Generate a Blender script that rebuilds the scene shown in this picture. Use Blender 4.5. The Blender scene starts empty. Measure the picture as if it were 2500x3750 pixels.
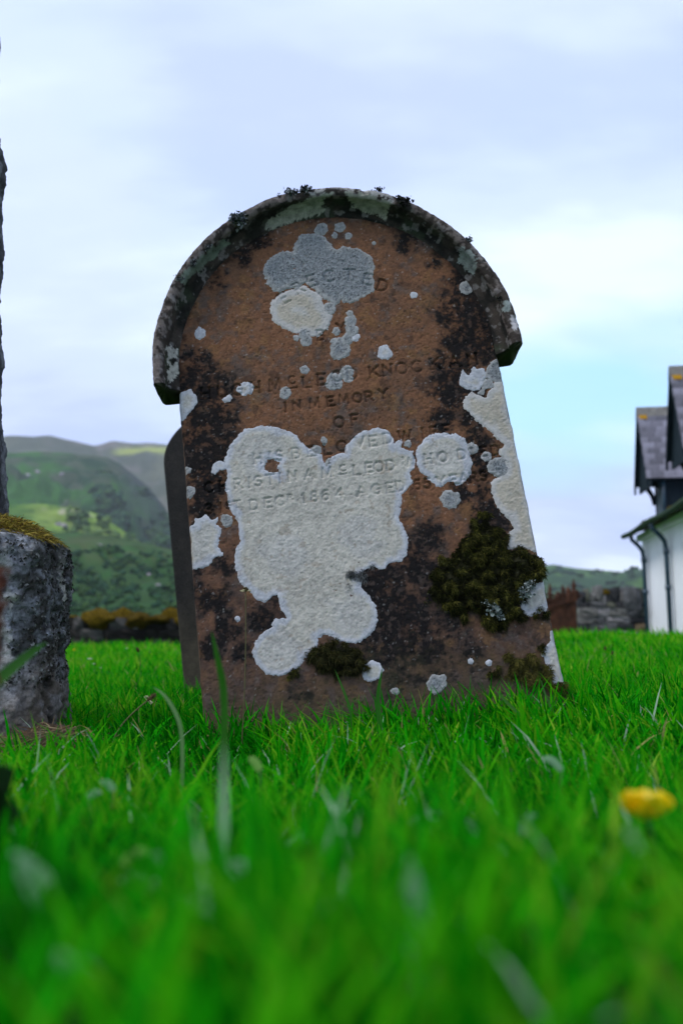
import bpy, math, random
import numpy as np
from mathutils import Vector, Matrix, noise as mnoise
random.seed(7); RNG = np.random.default_rng(7)
scene = bpy.context.scene
col = scene.collection
R = math.radians

# ---------------------------------------------------------------- camera
SRC = 2500.0 / 1568.0
FPX = 1900.0 * SRC                       # focal length in photo pixels
PITCH = math.atan(274.0 / 1900.0)
EYE = 0.24
cam_d = bpy.data.cameras.new('camera')
cam = bpy.data.objects.new('camera', cam_d); col.objects.link(cam)
cam.location = (0, 0, EYE)
cam.rotation_euler = (math.pi / 2 + PITCH, 0, 0)
cam_d.sensor_fit = 'VERTICAL'; cam_d.sensor_height = 23.5
cam_d.lens = 23.5 * FPX / 3750.0
cam_d.clip_start = 0.02; cam_d.clip_end = 20000
cam_d.dof.use_dof = True
cam_d.dof.focus_distance = 1.86
cam_d.dof.aperture_fstop = 1.95
scene.camera = cam

# ---------------------------------------------------------------- world, sun, exposure
SUN_EL, SUN_AZ = 56.0, 244.0             # azimuth clockwise from +Y
world = bpy.data.worlds.new('World'); scene.world = world
world.use_nodes = True
def build_world():
    nt = world.node_tree; N = nt.nodes; L = nt.links
    for n in list(N): N.remove(n)
    out = N.new('ShaderNodeOutputWorld'); bg = N.new('ShaderNodeBackground')
    bg.inputs['Strength'].default_value = 0.1
    sky = N.new('ShaderNodeTexSky'); sky.sky_type = 'NISHITA'; sky.sun_disc = False
    sky.sun_elevation = R(SUN_EL); sky.sun_rotation = R(SUN_AZ)
    tc = N.new('ShaderNodeTexCoord')
    sep = N.new('ShaderNodeSeparateXYZ'); L.new(tc.outputs['Generated'], sep.inputs[0])
    def math_(op, a, b=None, c=None):
        m = N.new('ShaderNodeMath'); m.operation = op
        for i, v in enumerate((a, b, c)):
            if v is None: continue
            if isinstance(v, (int, float)): m.inputs[i].default_value = v
            else: L.new(v, m.inputs[i])
        return m.outputs[0]
    zz = math_('MAXIMUM', sep.outputs['Z'], 0.0)
    den = math_('ADD', zz, 0.32)
    px = math_('DIVIDE', sep.outputs['X'], den); py = math_('DIVIDE', sep.outputs['Y'], den)
    cmb = N.new('ShaderNodeCombineXYZ'); L.new(px, cmb.inputs[0]); L.new(py, cmb.inputs[1])
    def noise(scale, detail, rough, loc, sc=(1, 1, 1)):
        mp = N.new('ShaderNodeMapping'); mp.inputs['Location'].default_value = loc; mp.inputs['Scale'].default_value = sc
        mp.inputs['Rotation'].default_value = (0, 0, 0.35)
        L.new(cmb.outputs[0], mp.inputs[0])
        n = N.new('ShaderNodeTexNoise'); n.inputs['Scale'].default_value = scale
        n.inputs['Detail'].default_value = detail; n.inputs['Roughness'].default_value = rough
        L.new(mp.outputs[0], n.inputs['Vector']); return n.outputs['Fac']
    def ramp(fac, stops):
        r = N.new('ShaderNodeValToRGB'); e = r.color_ramp.elements
        r.color_ramp.interpolation = 'EASE'
        while len(e) < len(stops): e.new(0.5)
        for k, (p, c) in enumerate(stops): e[k].position = p; e[k].color = (*c, 1)
        L.new(fac, r.inputs[0]); return r.outputs['Color']
    shade = noise(1.3, 5, 0.52, (0.4, 2.7, 0), (0.75, 1.8, 1))
    cl = ramp(shade, [(0.36, (0.415, 0.50, 0.785)), (0.47, (0.51, 0.60, 0.85)), (0.60, (0.68, 0.775, 0.94))])
    # a thinner place in the cloud low in the north-east
    dv = Vector(((1370 - 784) / 1900.0, 1.0, (1450 - 905) / 1900.0)).normalized()
    sub = N.new('ShaderNodeVectorMath'); sub.operation = 'SUBTRACT'
    L.new(tc.outputs['Generated'], sub.inputs[0]); sub.inputs[1].default_value = dv
    scl = N.new('ShaderNodeVectorMath'); scl.operation = 'MULTIPLY'; L.new(sub.outputs[0], scl.inputs[0])
    scl.inputs[1].default_value = (5.2, 5.2, 11.5)
    ln = N.new('ShaderNodeVectorMath'); ln.operation = 'LENGTH'; L.new(scl.outputs[0], ln.inputs[0])
    brk = noise(3.0, 4, 0.5, (9.1, 4.2, 0), (0.7, 1.3, 1))
    hole = math_('SUBTRACT', 1.35, ln.outputs['Value'])
    hole = math_('ADD', hole, math_('MULTIPLY', math_('SUBTRACT', brk, 0.5), 1.6))
    hole = math_('MULTIPLY', math_('MINIMUM', math_('MAXIMUM', hole, 0.0), 1.0), 0.85)
    far = ramp(noise(2.2, 4, 0.5, (1.1, 7.7, 0)), [(0.40, (0, 0, 0)), (0.62, (0.45, 0.45, 0.45))])
    fac = math_('MAXIMUM', hole, math_('MULTIPLY', far, 0.12))
    # clear sky seen through thin cloud: the sky texture, lifted by the veil
    veil = N.new('ShaderNodeMixRGB'); veil.blend_type = 'ADD'; veil.inputs[0].default_value = 1
    L.new(sky.outputs[0], veil.inputs[1]); veil.inputs[2].default_value = (1.2, 3.3, 5.2, 1)
    up = N.new('ShaderNodeMixRGB'); up.blend_type = 'MULTIPLY'; up.inputs[0].default_value = 1
    L.new(cl, up.inputs[1]); up.inputs[2].default_value = (9.6, 9.6, 9.6, 1)
    mix = N.new('ShaderNodeMixRGB'); L.new(fac, mix.inputs[0]); L.new(up.outputs[0], mix.inputs[1]); L.new(veil.outputs[0], mix.inputs[2])
    L.new(mix.outputs[0], bg.inputs['Color']); L.new(bg.outputs[0], out.inputs['Surface'])
build_world()
sun_d = bpy.data.lights.new('sun', 'SUN'); sun = bpy.data.objects.new('sun', sun_d); col.objects.link(sun)
sun_d.energy = 1.5; sun_d.angle = R(18); sun_d.color = (1.0, 0.96, 0.90)
_s = Vector((math.sin(R(SUN_AZ)) * math.cos(R(SUN_EL)), math.cos(R(SUN_AZ)) * math.cos(R(SUN_EL)), math.sin(R(SUN_EL))))
sun.rotation_euler = _s.to_track_quat('Z', 'Y').to_euler()
vs = scene.view_settings
vs.view_transform = 'Standard'; vs.look = 'None'; vs.exposure = 0.70; vs.gamma = 1.0; vs.use_curve_mapping = False
scene.render.engine = 'CYCLES'
scene.cycles.use_denoising = True
scene.cycles.max_bounces = 8; scene.cycles.transparent_max_bounces = 8; scene.cycles.volume_bounces = 0

# ---------------------------------------------------------------- pixel helpers
CP, SP = math.cos(PITCH), math.sin(PITCH)
def ray(x, y):                                   # photo pixel (2500 x 3750) to a direction
    a = (x - 1250) / FPX; b = -(y - 1875) / FPX
    return np.array([a, CP - b * SP, SP + b * CP])
def at(x, y, D):                                 # point on that ray, D metres ahead (2500-px)
    d = ray(x, y); d = d * (D / d[1]); return Vector((d[0], d[1], d[2] + EYE))
def at8(x, y, D): return at(x * SRC, y * SRC, D) # the same from the 1568-px view
def project(P):                                  # world points (n,3) to photo pixels
    X, Y, Z = P[:, 0], P[:, 1], P[:, 2] - EYE
    dz = Y * CP + Z * SP; up = -Y * SP + Z * CP
    return 1250 + FPX * X / dz, 1875 - FPX * up / dz

# ---------------------------------------------------------------- numpy noise
def _hash(ix, iy, iz, seed):
    h = (ix.astype(np.int64) * 374761393 + iy.astype(np.int64) * 668265263 + iz.astype(np.int64) * 2147483647 + seed * 974711) & 0xffffffff
    h = ((h ^ (h >> 13)) * 1274126177) & 0xffffffff
    h = ((h ^ (h >> 16)) * 2246822519) & 0xffffffff
    return ((h ^ (h >> 15)) & 0xffffff) / float(0xffffff)
def vnoise(x, y, z=None, seed=0):
    x = np.asarray(x, float); y = np.asarray(y, float)
    z = np.zeros_like(x) if z is None else np.asarray(z, float)
    ix, iy, iz = np.floor(x), np.floor(y), np.floor(z)
    fx, fy, fz = x - ix, y - iy, z - iz
    fx, fy, fz = (f * f * f * (f * (f * 6 - 15) + 10) for f in (fx, fy, fz))
    r = 0
    for dx in (0, 1):
        wx = fx if dx else 1 - fx
        for dy in (0, 1):
            wy = fy if dy else 1 - fy
            for dz in (0, 1):
                wz = fz if dz else 1 - fz
                r = r + _hash(ix + dx, iy + dy, iz + dz, seed) * wx * wy * wz
    return r * 2 - 1
def fbm(x, y, z=None, octv=4, seed=0, gain=0.5, lac=2.03):
    a, s, f = 1.0, 0, 1.0
    for o in range(octv):
        s = s + a * vnoise(x * f + o * 17.3, y * f - o * 9.1, None if z is None else z * f + o * 4.7, seed + o)
        a *= gain; f *= lac
    return s
def sstep(a, b, x):
    t = np.clip((x - a) / (b - a), 0, 1); return t * t * (3 - 2 * t)
def poly_sd(px, py, poly):                        # signed distance, positive inside
    P = np.array(poly, float); n = len(P)
    d = np.full(px.shape, 1e18); ins = np.zeros(px.shape, bool)
    for i in range(n):
        ax, ay = P[i]; bx, by = P[(i + 1) % n]
        ex, ey = bx - ax, by - ay; wx, wy = px - ax, py - ay
        t = np.clip((wx * ex + wy * ey) / (ex * ex + ey * ey + 1e-12), 0, 1)
        d = np.minimum(d, (wx - t * ex) ** 2 + (wy - t * ey) ** 2)
        c = (ay <= py) != (by <= py)
        ins ^= c & (px < ax + (py - ay) / (by - ay + 1e-12) * ex)
    d = np.sqrt(d); return np.where(ins, d, -d)

# ---------------------------------------------------------------- mesh helpers
def tag(o, label=None, cat=None, group=None, kind=None):
    if label: o['label'] = label
    if cat: o['category'] = cat
    if group: o['group'] = group
    if kind: o['kind'] = kind
    return o
def empty(name, loc=(0, 0, 0), rot=(0, 0, 0)):
    o = bpy.data.objects.new(name, None); o.empty_display_size = 0.05; col.objects.link(o)
    o.location = loc; o.rotation_euler = rot; return o
def mesh_np(name, V, Fq, mat=None, parent=None, cols=None, smooth=True, attrs=None):
    """V (n,3); Fq list/array of faces with the same count per row, or list of arrays"""
    me = bpy.data.meshes.new(name)
    Fl = Fq if isinstance(Fq, list) else [Fq]
    Fl = [np.asarray(f, np.int32) for f in Fl if len(f)]
    V = np.asarray(V, np.float32)
    me.vertices.add(len(V)); me.vertices.foreach_set('co', V.ravel())
    loops = np.concatenate([f.ravel() for f in Fl]) if Fl else np.zeros(0, np.int32)
    tot = np.concatenate([np.full(len(f), f.shape[1], np.int32) for f in Fl]) if Fl else np.zeros(0, np.int32)
    me.loops.add(len(loops)); me.loops.foreach_set('vertex_index', loops)
    me.polygons.add(len(tot))
    st = np.zeros(len(tot), np.int32); st[1:] = np.cumsum(tot)[:-1]
    me.polygons.foreach_set('loop_start', st); me.polygons.foreach_set('loop_total', tot)
    me.polygons.foreach_set('use_smooth', np.full(len(tot), bool(smooth)))
    if cols is not None:
        a = me.color_attributes.new('Col', 'FLOAT_COLOR', 'POINT')
        c4 = np.ones((len(V), 4), np.float32); c4[:, :3] = cols; a.data.foreach_set('color', c4.ravel())
    for k, v in (attrs or {}).items():
        a = me.attributes.new(k, 'FLOAT', 'POINT'); a.data.foreach_set('value', np.asarray(v, np.float32))
    me.update(calc_edges=True)
    if mat: me.materials.append(mat)
    o = bpy.data.objects.new(name, me); col.objects.link(o)
    if parent: o.parent = parent
    return o
class MB:
    def __init__(s): s.V = []; s.F = []
    def add(s, V, F):
        b = len(s.V); s.V += [tuple(v) for v in V]; s.F += [tuple(i + b for i in f) for f in F]; return s
    def box(s, x0, x1, y0, y1, z0, z1, M=None):
        V = [Vector((x, y, z)) for z in (z0, z1) for y in (y0, y1) for x in (x0, x1)]
        if M: V = [M @ v for v in V]
        return s.add(V, [(0, 2, 3, 1), (4, 5, 7, 6), (0, 1, 5, 4), (2, 6, 7, 3), (0, 4, 6, 2), (1, 3, 7, 5)])
    def hexa(s, a, b):                            # bottom quad a, top quad b
        return s.add(list(a) + list(b), [(3, 2, 1, 0), (4, 5, 6, 7), (0, 1, 5, 4), (1, 2, 6, 5), (2, 3, 7, 6), (3, 0, 4, 7)])
    def tube(s, pts, rad, n=8, cap=True):
        pts = [Vector(p) for p in pts]; rads = rad if isinstance(rad, (list, tuple)) else [rad] * len(pts)
        b = len(s.V); up = Vector((0.13, 0.21, 1)).normalized()
        for i, p in enumerate(pts):
            t = (pts[min(i + 1, len(pts) - 1)] - pts[max(i - 1, 0)]).normalized()
            a = t.cross(up)
            if a.length < 0.05: a = t.cross(Vector((1, 0, 0)))
            a.normalize(); c = t.cross(a)
            for k in range(n):
                th = 2 * math.pi * k / n
                s.V.append(tuple(p + (a * math.cos(th) + c * math.sin(th)) * rads[i]))
        for i in range(len(pts) - 1):
            for k in range(n):
                s.F.append((b + i * n + k, b + i * n + (k + 1) % n, b + (i + 1) * n + (k + 1) % n, b + (i + 1) * n + k))
        if cap:
            s.F.append(tuple(b + k for k in reversed(range(n)))); e = b + (len(pts) - 1) * n
            s.F.append(tuple(e + k for k in range(n)))
        return s
    def mesh(s, name, mat=None, smooth=False):
        me = bpy.data.meshes.new(name); me.from_pydata(s.V, [], s.F)
        if smooth: me.polygons.foreach_set('use_smooth', [True] * len(me.polygons))
        if mat: me.materials.append(mat)
        me.update(); return me
    def build(s, name, mat=None, parent=None, smooth=False):
        return link(name, s.mesh(name, mat, smooth), parent)
def link(name, me, parent=None, loc=None, rot=None, scale=None):
    o = bpy.data.objects.new(name, me); col.objects.link(o)
    if parent: o.parent = parent
    if loc is not None: o.location = loc
    if rot is not None: o.rotation_euler = rot
    if scale is not None: o.scale = scale
    return o
def copy_tree(o, parent=None):
    c = o.copy(); col.objects.link(c); c.parent = parent
    for ch in list(o.children): copy_tree(ch, c)
    return c
def bevel(o, w=0.01, seg=2):
    m = o.modifiers.new('bevel', 'BEVEL'); m.width = w; m.segments = seg; m.limit_method = 'ANGLE'; return o

# ---------------------------------------------------------------- materials
def mat_base(name, rough=0.9, spec=0.3):
    m = bpy.data.materials.new(name); m.use_nodes = True
    nt = m.node_tree; b = nt.nodes['Principled BSDF']
    b.inputs['Roughness'].default_value = rough; b.inputs['Specular IOR Level'].default_value = spec
    return m, nt, b
def nz(nt, scale, detail=4, rough=0.6, coord='Object', vec=None):
    n = nt.nodes.new('ShaderNodeTexNoise'); n.inputs['Scale'].default_value = scale
    n.inputs['Detail'].default_value = detail; n.inputs['Roughness'].default_value = rough
    if vec is None:
        t = nt.nodes.get('tc') or nt.nodes.new('ShaderNodeTexCoord'); t.name = 'tc'; vec = t.outputs[coord]
    nt.links.new(vec, n.inputs['Vector']); return n.outputs['Fac']
def ramp(nt, fac, stops, interp='LINEAR'):
    r = nt.nodes.new('ShaderNodeValToRGB'); e = r.color_ramp.elements; r.color_ramp.interpolation = interp
    while len(e) < len(stops): e.new(0.5)
    for k, (p, c) in enumerate(stops): e[k].position = p; e[k].color = (*c, 1)
    nt.links.new(fac, r.inputs[0]); return r.outputs['Color']
def mixc(nt, fac, a, b, mode='MIX'):
    m = nt.nodes.new('ShaderNodeMixRGB'); m.blend_type = mode
    for i, v in ((0, fac), (1, a), (2, b)):
        if isinstance(v, (int, float)): m.inputs[i].default_value = v
        elif isinstance(v, tuple): m.inputs[i].default_value = (*v, 1)
        else: nt.links.new(v, m.inputs[i])
    return m.outputs[0]
def bump(nt, b, h, strength=0.5, dist=0.01):
    n = nt.nodes.new('ShaderNodeBump'); n.inputs['Strength'].default_value = strength; n.inputs['Distance'].default_value = dist
    nt.links.new(h, n.inputs['Height']); nt.links.new(n.outputs[0], b.inputs['Normal'])
def vcol(nt):
    a = nt.nodes.new('ShaderNodeVertexColor'); a.layer_name = 'Col'; return a.outputs['Color']
def mat_attr(name, rough=0.92, spec=0.2, grain=(420, 0.25), bmp=(0.35, 0.0015), scale2=None):
    """vertex colours with fine procedural grain and relief over them"""
    m, nt, b = mat_base(name, rough, spec)
    n1 = nz(nt, grain[0], 5, 0.75)
    g = ramp(nt, n1, [(0.25, (1 - grain[1] * 2,) * 3), (0.5, (1, 1, 1)), (0.75, (1 + grain[1],) * 3)])
    nt.links.new(mixc(nt, 1.0, vcol(nt), g, 'MULTIPLY'), b.inputs['Base Color'])
    bump(nt, b, n1, *bmp); return m
def mat_noise(name, stops, scale=6, rough=0.9, spec=0.2, bmp=(0.4, 0.01), detail=6, bscale=None, rnd=0.0):
    m, nt, b = mat_base(name, rough, spec)
    n1 = nz(nt, scale, detail, 0.65); c = ramp(nt, n1, stops)
    if rnd:
        oi = nt.nodes.new('ShaderNodeObjectInfo')
        r = ramp(nt, oi.outputs['Random'], [(0, (1 - rnd,) * 3), (1, (1 + rnd,) * 3)])
        c = mixc(nt, 1.0, c, r, 'MULTIPLY')
    nt.links.new(c, b.inputs['Base Color'])
    bump(nt, b, nz(nt, bscale or scale * 4, 5, 0.7), *bmp); return m
def mat_leaf(name, rough=0.45, spec=0.35, trans=0.35, color=None):
    m, nt, b = mat_base(name, rough, spec)
    c = vcol(nt) if color is None else None
    tr = nt.nodes.new('ShaderNodeBsdfTranslucent'); mx = nt.nodes.new('ShaderNodeMixShader'); mx.inputs[0].default_value = trans
    if c is not None: nt.links.new(c, b.inputs['Base Color']); nt.links.new(c, tr.inputs['Color'])
    else: b.inputs['Base Color'].default_value = (*color, 1); tr.inputs['Color'].default_value = (*color, 1)
    out = nt.nodes['Material Output']
    nt.links.new(b.outputs[0], mx.inputs[1]); nt.links.new(tr.outputs[0], mx.inputs[2]); nt.links.new(mx.outputs[0], out.inputs['Surface'])
    return m

# ---------------------------------------------------------------- terrain
def ground_z(x, y):
    x = np.asarray(x, float); y = np.asarray(y, float)
    z = 0.102 * (1 - sstep(0.30, 1.05, y)) * sstep(-1.5, 0, y) + 0.055 * sstep(-0.3, 0.65, x) * sstep(0.9, 1.7, y) * (1 - sstep(4, 9, y))
    z = z + 0.16 * sstep(0.2, 1.9, x) * sstep(2.6, 8.0, y) * (1 - sstep(2.9, 6.0, x))
    z = z + 0.03 * sstep(4, 9, y) * (1 - sstep(0.2, 1.9, x))
    z = z - 0.42 * sstep(10.5, 15.5, y)
    z = z - 0.30 * sstep(3.2, 6.0, x) * sstep(5, 12, y) * (1 - 0.6 * sstep(10.5, 15.5, y))
    z = z + 0.012 * fbm(x * 1.7, y * 1.7, octv=3, seed=3) * sstep(0.6, 2.0, y)
    far = np.sqrt(x * x + y * y)
    z = z - 1.4 * sstep(24, 70, far) + 0.25 * fbm(x * 0.05, y * 0.05, octv=3, seed=8) * sstep(24, 60, far)
    return z
def build_ground():
    a = np.concatenate([-np.geomspace(3300, 24, 34), np.linspace(-20, -5, 22), np.linspace(-4.6, 8, 85), np.linspace(8.6, 22, 20), np.geomspace(26, 3300, 34)])
    b = np.concatenate([-np.geomspace(900, 8, 16), np.linspace(-6, 0, 9), np.linspace(0.12, 9, 75), np.linspace(9.4, 24, 42), np.geomspace(27, 3300, 44)])
    X, Y = np.meshgrid(a, b); Z = ground_z(X, Y); n, m = X.shape
    V = np.stack([X, Y, Z], -1).reshape(-1, 3)
    i = np.arange(n * m).reshape(n, m)
    F = np.stack([i[:-1, :-1], i[:-1, 1:], i[1:, 1:], i[1:, :-1]], -1).reshape(-1, 4)
    mt = mat_noise('turf', [(0.3, (0.018, 0.065, 0.010)), (0.5, (0.034, 0.11, 0.014)), (0.7, (0.060, 0.15, 0.020))], 3.0, 0.95, 0.1, (0.6, 0.03), bscale=60)
    o = mesh_np('ground', V, F, mt); tag(o, kind='structure')
build_ground()

# ---------------------------------------------------------------- hills
def interp_line(pts, xs):
    p = np.array(pts, float); return np.interp(xs, p[:, 0], p[:, 1])
HILLS = {}
def hill(name, crest, D, foot_D, foot_z, x0, x1, amp, colour, seed, nx=220, ny=70, ridge=0.0):
    xs = np.linspace(x0, x1, nx); cy = interp_line(crest, xs)
    cx = (xs - 784) / 1900.0 * D
    cz = EYE + (1450 - cy) / 1900.0 * D
    t = np.linspace(-0.35, 1, ny)[:, None]
    tt = np.clip(t, 0, 1)
    prof = np.where(t >= 0, 1 - tt ** 0.92, 1 + t * 0.9)          # front slope; the back falls away too
    dist = np.where(t >= 0, D + (foot_D - D) * tt, D - t * D * 0.5)
    X = cx[None, :] * (dist / D) ** 1.0; Y = dist * np.ones_like(X)
    Z = foot_z + (cz[None, :] - foot_z) * prof
    k = amp * np.sin(np.clip(tt, 0, 1) * math.pi) ** 1.3 + amp * 0.035
    s = 1.0 / (D * 0.10)
    Z = Z + k * fbm(X * s, Y * s, octv=6, seed=seed, gain=0.55)
    Z = Z - ridge * np.abs(fbm(X * s * 2, Y * s * 2, octv=4, seed=seed + 9)) * np.sin(tt * math.pi)
    C = colour(X, Y, Z, xs[None, :] * np.ones_like(X), t * np.ones_like(X))
    V = np.stack([X, Y, Z], -1).reshape(-1, 3)
    i = np.arange(nx * ny).reshape(ny, nx)
    F = np.stack([i[:-1, :-1], i[:-1, 1:], i[1:, 1:], i[1:, :-1]], -1).reshape(-1, 4)
    o = mesh_np(name, V, F, MHILL, cols=np.clip(C, 0.002, 1).reshape(-1, 3)); tag(o, kind='structure')
    HILLS[name if name not in HILLS else o.name] = (X, Y, Z, xs)
    return X, Y, Z
MHILL = mat_attr('hillside', 0.95, 0.05, (0.05, 0.22), (0.5, 2.0))
def lerp3(a, b, f): return np.asarray(a)[None, None] * (1 - f[..., None]) + np.asarray(b)[None, None] * f[..., None]
def patchy(a, b, c, s, seed):
    def f(X, Y, Z, xs, t):
        n = fbm(X * s, (Y + Z * 2) * s, octv=5, seed=seed); n2 = fbm(X * s * 3, (Y + Z * 2) * s * 3, octv=4, seed=seed + 5)
        k = lerp3(a, b, sstep(-0.5, 0.5, n)); w = sstep(0.15, 0.7, n2)[..., None]
        return k * (1 - w) + np.asarray(c)[None, None] * w
    return f
G_DARK, G_MID, G_OLIVE, G_LIGHT, ROCK = (0.014, 0.042, 0.017), (0.030, 0.100, 0.018), (0.055, 0.110, 0.022), (0.15, 0.25, 0.035), (0.17, 0.16, 0.165)
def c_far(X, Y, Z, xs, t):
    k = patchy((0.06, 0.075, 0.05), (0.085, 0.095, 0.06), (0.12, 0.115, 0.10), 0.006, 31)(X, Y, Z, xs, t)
    w = (sstep(235, 270, xs) * sstep(0.02, 0.06, t) * (1 - sstep(0.08, 0.15, t)) * sstep(-.5, .3, fbm(X * .01, Y * .01, octv=3, seed=33)))[..., None]  # yellow-green strip below the crest: a sunlit patch painted into the colour
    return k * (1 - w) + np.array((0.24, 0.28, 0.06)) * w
FAR_CREST = [(-900, 1040), (-500, 1000), (-200, 1015), (10, 990), (60, 993), (100, 989), (130, 997), (160, 1003), (205, 1014), (225, 1009), (245, 1002), (300, 1009), (330, 1008), (390, 1014), (450, 1020), (560, 1060), (700, 1130), (900, 1215), (1150, 1270), (1300, 1330), (1500, 1400)]
MAIN_CREST = [(-900, 1080), (-400, 1020), (0, 1034), (80, 1030), (140, 1035), (200, 1038), (240, 1046), (265, 1058), (300, 1086), (335, 1115), (372, 1161), (395, 1210), (430, 1290), (500, 1380), (560, 1430)]
SPUR_CREST = [(-900, 1210), (-300, 1160), (0, 1156), (84, 1153), (135, 1159), (174, 1166), (224, 1180), (252, 1199), (290, 1224), (317, 1242), (365, 1258), (420, 1300), (500, 1390), (540, 1440)]
LOW_CREST = [(-900, 1250), (-200, 1222), (150, 1220), (250, 1229), (330, 1245), (400, 1262), (520, 1300), (760, 1370), (900, 1420), (960, 1445)]
def c_main(X, Y, Z, xs, t):
    k = patchy(G_DARK, G_MID, (0.05, 0.07, 0.04), 0.012, 51)(X, Y, Z, xs, t)
    w = (sstep(255, 300, xs) * (1 - sstep(0.25, 0.5, t)))[..., None] * 0.7
    return k * (1 - w) + np.array((0.035, 0.045, 0.045)) * w
def c_spur(X, Y, Z, xs, t):
    k = patchy(G_LIGHT, (0.17, 0.24, 0.05), G_OLIVE, 0.03, 61)(X, Y, Z, xs, t)  # the grass's own yellow-green, lightened further to paint in the sun patch
    w = (1 - sstep(20, 120, xs))[..., None] * 0.75
    k = k * (1 - w) + np.asarray(G_MID) * w
    r = (sstep(80, 110, xs) * (1 - sstep(190, 230, xs)) * sstep(0.02, 0.05, t) * (1 - sstep(0.08, 0.13, t)) * sstep(-0.2, 0.4, fbm(X * 0.09, Y * 0.09, octv=3, seed=66)))[..., None]
    return k * (1 - r) + np.array((0.34, 0.30, 0.24)) * r
def c_low(X, Y, Z, xs, t):
    k = patchy((0.028, 0.062, 0.018), (0.048, 0.072, 0.024), (0.03, 0.085, 0.02), 0.035, 71)(X, Y, Z, xs, t)
    w = sstep(0.3, 0.75, t)[..., None] * 0.7
    return k * (1 - w) + np.array((0.02, 0.062, 0.02)) * w
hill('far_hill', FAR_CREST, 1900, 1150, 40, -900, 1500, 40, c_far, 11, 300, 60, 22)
hill('cliff_hill', MAIN_CREST, 1150, 620, 15, -900, 560, 34, c_main, 21, 260, 80, 24)
hill('grassy_spur', SPUR_CREST, 640, 430, 6, -900, 540, 9, c_spur, 41, 240, 60, 4)
hill('low_hill', LOW_CREST, 420, 150, -2.5, -900, 960, 5, c_low, 43, 260, 80, 3)
RIGHT_CREST = [(700, 1440), (900, 1380), (1100, 1310), (1200, 1300), (1250, 1299), (1272, 1297), (1300, 1303), (1330, 1307), (1400, 1312), (1470, 1318), (1600, 1330), (1900, 1370), (2300, 1430)]
hill('wooded_hill', RIGHT_CREST, 1300, 520, -2.5, 700, 2300, 18, patchy((0.02, 0.05, 0.024), (0.035, 0.085, 0.028), (0.06, 0.13, 0.03), 0.009, 81), 83, 200, 60, 8)

ICO = None
def ico(sub=1):
    import bmesh
    bm = bmesh.new(); bmesh.ops.create_icosphere(bm, subdivisions=sub, radius=1)
    V = np.array([v.co[:] for v in bm.verts]); F = np.array([[v.index for v in f.verts] for f in bm.faces]); bm.free(); return V, F
def woodland(name, hname, picks, size, ncol, seed):
    """a far wood read as one mass: lumpy crowns of leaf clumps standing on the slope"""
    X, Y, Z, xs = HILLS[hname]; ny, nx = X.shape; r = np.random.default_rng(seed)
    V0, F0 = ico(1); VV, FF, CC = [], [], []; b = 0
    for (xa, xb, ta, tb, n) in picks:
        for k in range(n):
            px = r.uniform(xa, xb); t = r.uniform(ta, tb)
            if fbm(np.array([px * 0.03]), np.array([t * 9.0]), octv=3, seed=seed)[0] < -0.12: continue
            fi = (t + 0.35) / 1.35 * (ny - 1); fj = np.interp(px, xs, np.arange(nx))
            i, j = int(fi), int(min(fj, nx - 2)); fi -= i; fj -= j; i2 = min(i + 1, ny - 1)
            p = [(A[i, j] * (1 - fi) + A[i2, j] * fi) * (1 - fj) + (A[i, j + 1] * (1 - fi) + A[i2, j + 1] * fi) * fj for A in (X, Y, Z)]
            s = size * r.uniform(0.55, 1.25) * (p[1] / Y[int(.26 * ny), j]) ** .8; base = np.array(ncol[r.integers(len(ncol))])
            for q in range(4):
                off = r.normal(0, 0.38, 3) * (1, 1, 0.6); sc = s * r.uniform(0.35, 0.62)
                P = V0 * (1 + r.uniform(-0.28, 0.28, (len(V0), 1))) * sc * np.array((1, 1, r.uniform(0.8, 1.15)))
                P = P + np.array(p) + off * s + (0, 0, s * 0.55)
                VV.append(P); FF.append(F0 + b); b += len(V0)
                CC.append(np.repeat((base * r.uniform(0.7, 1.35))[None], len(V0), 0))
    o = mesh_np(name, np.concatenate(VV), np.concatenate(FF), MWOOD, cols=np.concatenate(CC), smooth=False)
    return o
MWOOD = mat_attr('wood_foliage', 0.9, 0.1, (0.6, 0.3), (0.6, 0.5))
WC = [(0.018, 0.050, 0.022), (0.03, 0.078, 0.026), (0.022, 0.062, 0.034), (0.042, 0.088, 0.026)]
tag(woodland('birch_wood', 'cliff_hill', [(215, 420, 0.14, 0.85, 1500)], 8, WC, 5), 'dark mixed wood covering the flank below the crag', 'wood', kind='stuff')
tag(woodland('scrub', 'grassy_spur', [(150, 330, 0.05, 0.5, 150)], 4.2, [(0.10, 0.16, 0.045), (0.07, 0.13, 0.04), (0.04, 0.08, 0.03)], 6), 'pale green scrub along the edge of the bright grassy spur', 'scrub', kind='stuff')
tag(woodland('valley_wood', 'low_hill', [(-60, 480, 0.34, 0.70, 1100), (-60, 480, .62, 0.99, 1100), (100, 480, .2, .4, 90)], 2.0, WC, 7), 'low green trees and bushes above the mossy wall', 'wood', kind='stuff')
tag(woodland('hilltop_wood', 'wooded_hill', [(1120, 1700, 0.10, 0.8, 900)], 5.5, WC[:3], 9), 'bluish wood on the low hill beside the white house', 'wood', kind='stuff')

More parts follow.
